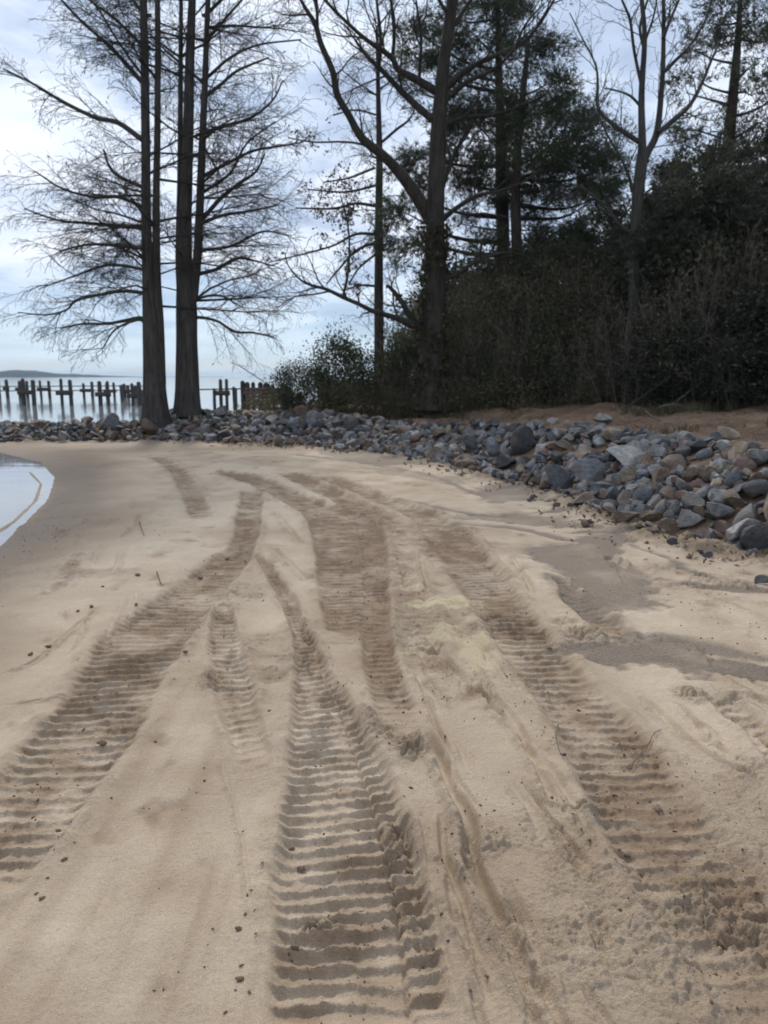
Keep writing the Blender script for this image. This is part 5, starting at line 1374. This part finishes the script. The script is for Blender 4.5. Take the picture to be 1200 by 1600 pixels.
# ------------------------------------------------------------------ mud clods and litter on the sand
CL = []
for k in range(5):
    v = rock_verts(v2, np.random.default_rng(700 + k), 5, (1, .85, .6), 0.3)
    v *= (1 + .75 * vnoise(v[:, 0] * 2.2 + k, v[:, 1] * 2.2 + v[:, 2] * 1.7, 710 + k) + .3 * vnoise(v[:, 0] * 6 + k, v[:, 1] * 6 + v[:, 2] * 5, 715 + k))[:, None]
    m_ = mesh_np('mud_clod', v, f2, True); m_.materials.append(MAT_CLOD); CL.append(m_)
SPOTS = [('dark mud clod on smooth sand left of the centre track', [(421, 1118, 7), (383, 1436, 6), (393, 1402, 5), (333, 1459, 5), (373, 1458, 9), (377, 1515, 7), (375, 1538, 11), (390, 1560, 7), (368, 1553, 5), (352, 1588, 6), (320, 1517, 4), (398, 1433, 4), (387, 1406, 5), (325, 1484, 4), (400, 1470, 5), (410, 1360, 5), (380, 1302, 4)]),
         ('dark mud clod in the centre tread track', [(455, 1320, 11), (470, 1350, 14), (486, 1444, 15), (461, 1481, 12), (563, 1419, 7), (496, 1476, 6), (530, 1500, 9), (560, 1290, 8), (600, 1445, 7), (440, 1300, 7), (640, 1350, 14)]),
         ('dark mud clod along the left tread track', [(290, 1030, 9), (101, 1352, 9), (66, 1410, 8), (91, 1297, 10), (117, 1328, 5), (52, 1274, 8), (117, 1092, 7), (57, 1402, 6), (160, 1165, 14), (75, 1380, 5), (272, 1070, 6), (215, 900, 9), (312, 902, 10), (130, 1140, 6)]),
         ('small dark clod on the sand left of all tracks', [(74, 1005, 13), (143, 948, 10), (122, 954, 8), (48, 1021, 9), (213, 951, 9), (160, 915, 6), (355, 872, 9)]),
         ('dark crumb of mud right of the centre track', [(642, 1242, 6), (706, 1313, 6), (719, 1295, 5), (727, 1256, 5), (862, 1248, 8), (751, 1262, 5), (733, 1555, 10), (700, 1480, 6), (690, 1360, 5), (760, 1530, 6), (843, 1268, 5)]),
         ('dark clod on the right tread track', [(1028, 1258, 18), (1000, 1372, 9), (980, 1330, 10), (1055, 1290, 8), (880, 1185, 14), (960, 1240, 8), (1110, 1582, 8), (1130, 1465, 16), (905, 1100, 9), (860, 1010, 9)])]
for lab, pts in SPOTS:
    ordn = ['lowest', 'second from the bottom', 'third from the bottom', 'fourth from the bottom', 'fifth from the bottom', 'sixth from the bottom', 'seventh from the bottom', 'eighth from the bottom', 'ninth from the bottom', 'tenth from the bottom', 'eleventh from the bottom', 'twelfth from the bottom', 'thirteenth from the bottom', 'fourteenth from the bottom', 'fifteenth from the bottom', 'sixteenth from the bottom', 'topmost']
    for kk, (px, py, wp) in enumerate(sorted(pts, key=lambda q: -q[1])):
        g = G(px, py)
        r = 0.5 * wp * math.hypot(g[1], CAM_H) / FPX
        o = bpy.data.objects.new('mud_clod', CL[int(RNG.integers(5))]); COL.objects.link(o)
        o.location = (g[0], g[1], sand_at(*g) + .25 * r); o.rotation_euler = (RNG.uniform(-.4, .4), RNG.uniform(-.4, .4), RNG.uniform(0, 6.28)); o.scale = (r, r * RNG.uniform(.7, 1), r * RNG.uniform(.7, 1.1))
        tag(o, lab + ', ' + (ordn[kk] if kk < len(pts) - 1 else 'topmost'), 'clod', 'mud clods: ' + lab)
def crumbs():
    """tiny mud crumbs and grit, too many to count"""
    n = 12000
    y = 1.3 + 7.5 * RNG.random(n) ** 1.7; x = RNG.uniform(-1, 1, n) * (0.55 * y + .5)
    dens = fbm(x, y, 1.4, 3, 55) + .35 * fbm(x, y, 6, 2, 58) + .12 * (x > -.3)
    ok = (dens > .26) & (RNG.random(n) < .18)
    wet = np.array([damp_at(a, b_) for a, b_ in zip(x, y)])
    ok |= (wet > .62) & (RNG.random(n) < .28)
    x, y = x[ok], y[ok]
    VV, FF, b0 = [], [], 0
    v1, f1 = ico(1)
    for a, b_ in zip(x, y):
        r = .0028 + .0045 * RNG.random() ** 3 + .0006 * b_
        E = euler_mat(*RNG.uniform(0, 6.28, 3))
        V = (v1 * RNG.uniform(.7, 1.15, (len(v1), 1)) * np.array([1, .55 + .4 * RNG.random(), .5]) * r) @ E.T + np.array([a, b_, sand_at(a, b_) + .2 * r])
        VV.append(V); FF.append(f1 + b0); b0 += len(V)
    o = link('mud_crumbs', mesh_np('mud_crumbs', np.vstack(VV), np.vstack(FF)), MAT_CLOD); o['kind'] = 'stuff'
    tag(o, 'tiny dark mud crumbs scattered over the sand', 'crumbs')
crumbs()
def straw(pts_px, w_, label):
    A = catmull([np.append(G(px, py), 0) for px, py in pts_px], 6)
    for q in A: q[2] = sand_at(q[0], q[1]) + .008 + random.uniform(0, .008)
    loc = A[0].copy()
    tb = Tubes(); tb.add([q for q in A], list(np.linspace(w_, w_ * .5, len(A))), 4)
    tag(link('dry_stem', tb.mesh('dry_stem', True, loc), MAT_DEAD, None, tuple(loc)), label, 'stem')
straw([(985, 1195), (1005, 1170), (1020, 1155), (1033, 1140)], .0035, 'pale bent straw lying across the right tread track')
straw([(955, 1150), (980, 1168), (1003, 1188)], .003, 'thin straw crossing the pale bent straw')
straw([(872, 1130), (868, 1165), (880, 1195)], .003, 'curled root fibre beside the right tread track')
straw([(218, 815), (222, 828), (226, 838)], .005, 'thin twig on the pale sand left of the far track')
straw([(245, 895), (250, 910), (256, 918)], .005, 'thin twig on the pale sand above the left track')

def litter():
    n = 2600
    s = RNG.uniform(0, smax * 0.55, n); d = RNG.normal(-0.25, 0.30, n)
    C = []
    for a, b_ in zip(s, d):
        q = slope_point(a, b_)
        if b_ > 0.25 or fbm(np.array([q[0]]), np.array([q[1]]), 1.2, 2, 19)[0] < -0.02: continue
        C.append((q[0], q[1], sand_at(q[0], q[1]) + .008))
    V, F = leaf_quads(np.array(C), .05, RNG, .0, .5)
    V[:, 2] = np.maximum(V[:, 2], np.repeat(np.array(C)[:, 2], 4) - .004)
    o = link('leaf_litter', mesh_np('leaf_litter', V, F), MAT_LITTER); o['kind'] = 'stuff'
    tag(o, 'reddish brown leaf litter washed up along the foot of the rocks', 'litter')
litter()
def bank_litter():
    n = 9000
    x = RNG.uniform(-4, 9, n); y = RNG.uniform(6, 20, n)
    h_, nn, s_ = bank_height(x, y)
    ok = (nn > 1.7) & (nn < 5.5) & (fbm(x, y, 1.1, 4, 14) + .12 * sstep(3, 5, nn) > .03)
    x, y, nn = x[ok], y[ok], nn[ok]
    z = np.array([bank_z(a, b_) for a, b_ in zip(x, y)]) + .012
    V, F = leaf_quads(np.stack([x, y, z], 1), .085, RNG, .0, .35)
    V[:, 2] = np.maximum(V[:, 2] * .4 + np.repeat(z, 4) * .6, np.repeat(z, 4) - .004)
    o = link('bank_litter', mesh_np('bank_litter', V, F), MAT_STRAW); o['kind'] = 'stuff'
    tag(o, 'dead leaves and straw scattered over the bare dirt bank', 'litter')
    ok2 = fbm(x, y, .9, 3, 15) > .12
    C = np.stack([x, y, z], 1)[ok2]
    V, F = needle_tris(C, np.tile(UP, (len(C), 1)), RNG, 5, .16, .012, .5)
    o = link('weeds', mesh_np('weeds', V, F), MAT_GRASS); o['kind'] = 'stuff'
    tag(o, 'sparse dry weeds sprouting on the bare dirt bank', 'weeds')
bank_litter()

def haze():
    V = np.array([(x_, y_, z_) for z_ in (-2.6, 22) for x_, y_ in ((-4300, -300), (1800, -300), (1800, 4500), (-4300, 4500))])
    F = np.array([(0, 3, 2, 1), (4, 5, 6, 7), (0, 1, 5, 4), (1, 2, 6, 5), (2, 3, 7, 6), (3, 0, 4, 7)])
    m = bpy.data.materials.new('haze'); m.use_nodes = True
    t = m.node_tree; t.nodes.clear()
    o_ = N(t, 'ShaderNodeOutputMaterial'); v = N(t, 'ShaderNodeVolumePrincipled')
    v.inputs['Color'].default_value = (0.72, 0.86, 1.0, 1); v.inputs['Density'].default_value = 0.00022
    t.links.new(v.outputs[0], o_.inputs['Volume'])
    o = link('haze', mesh_np('haze', V, F), m); o['kind'] = 'stuff'
    tag(o, 'thin blue haze over the lake and the far shore', 'haze')
haze()
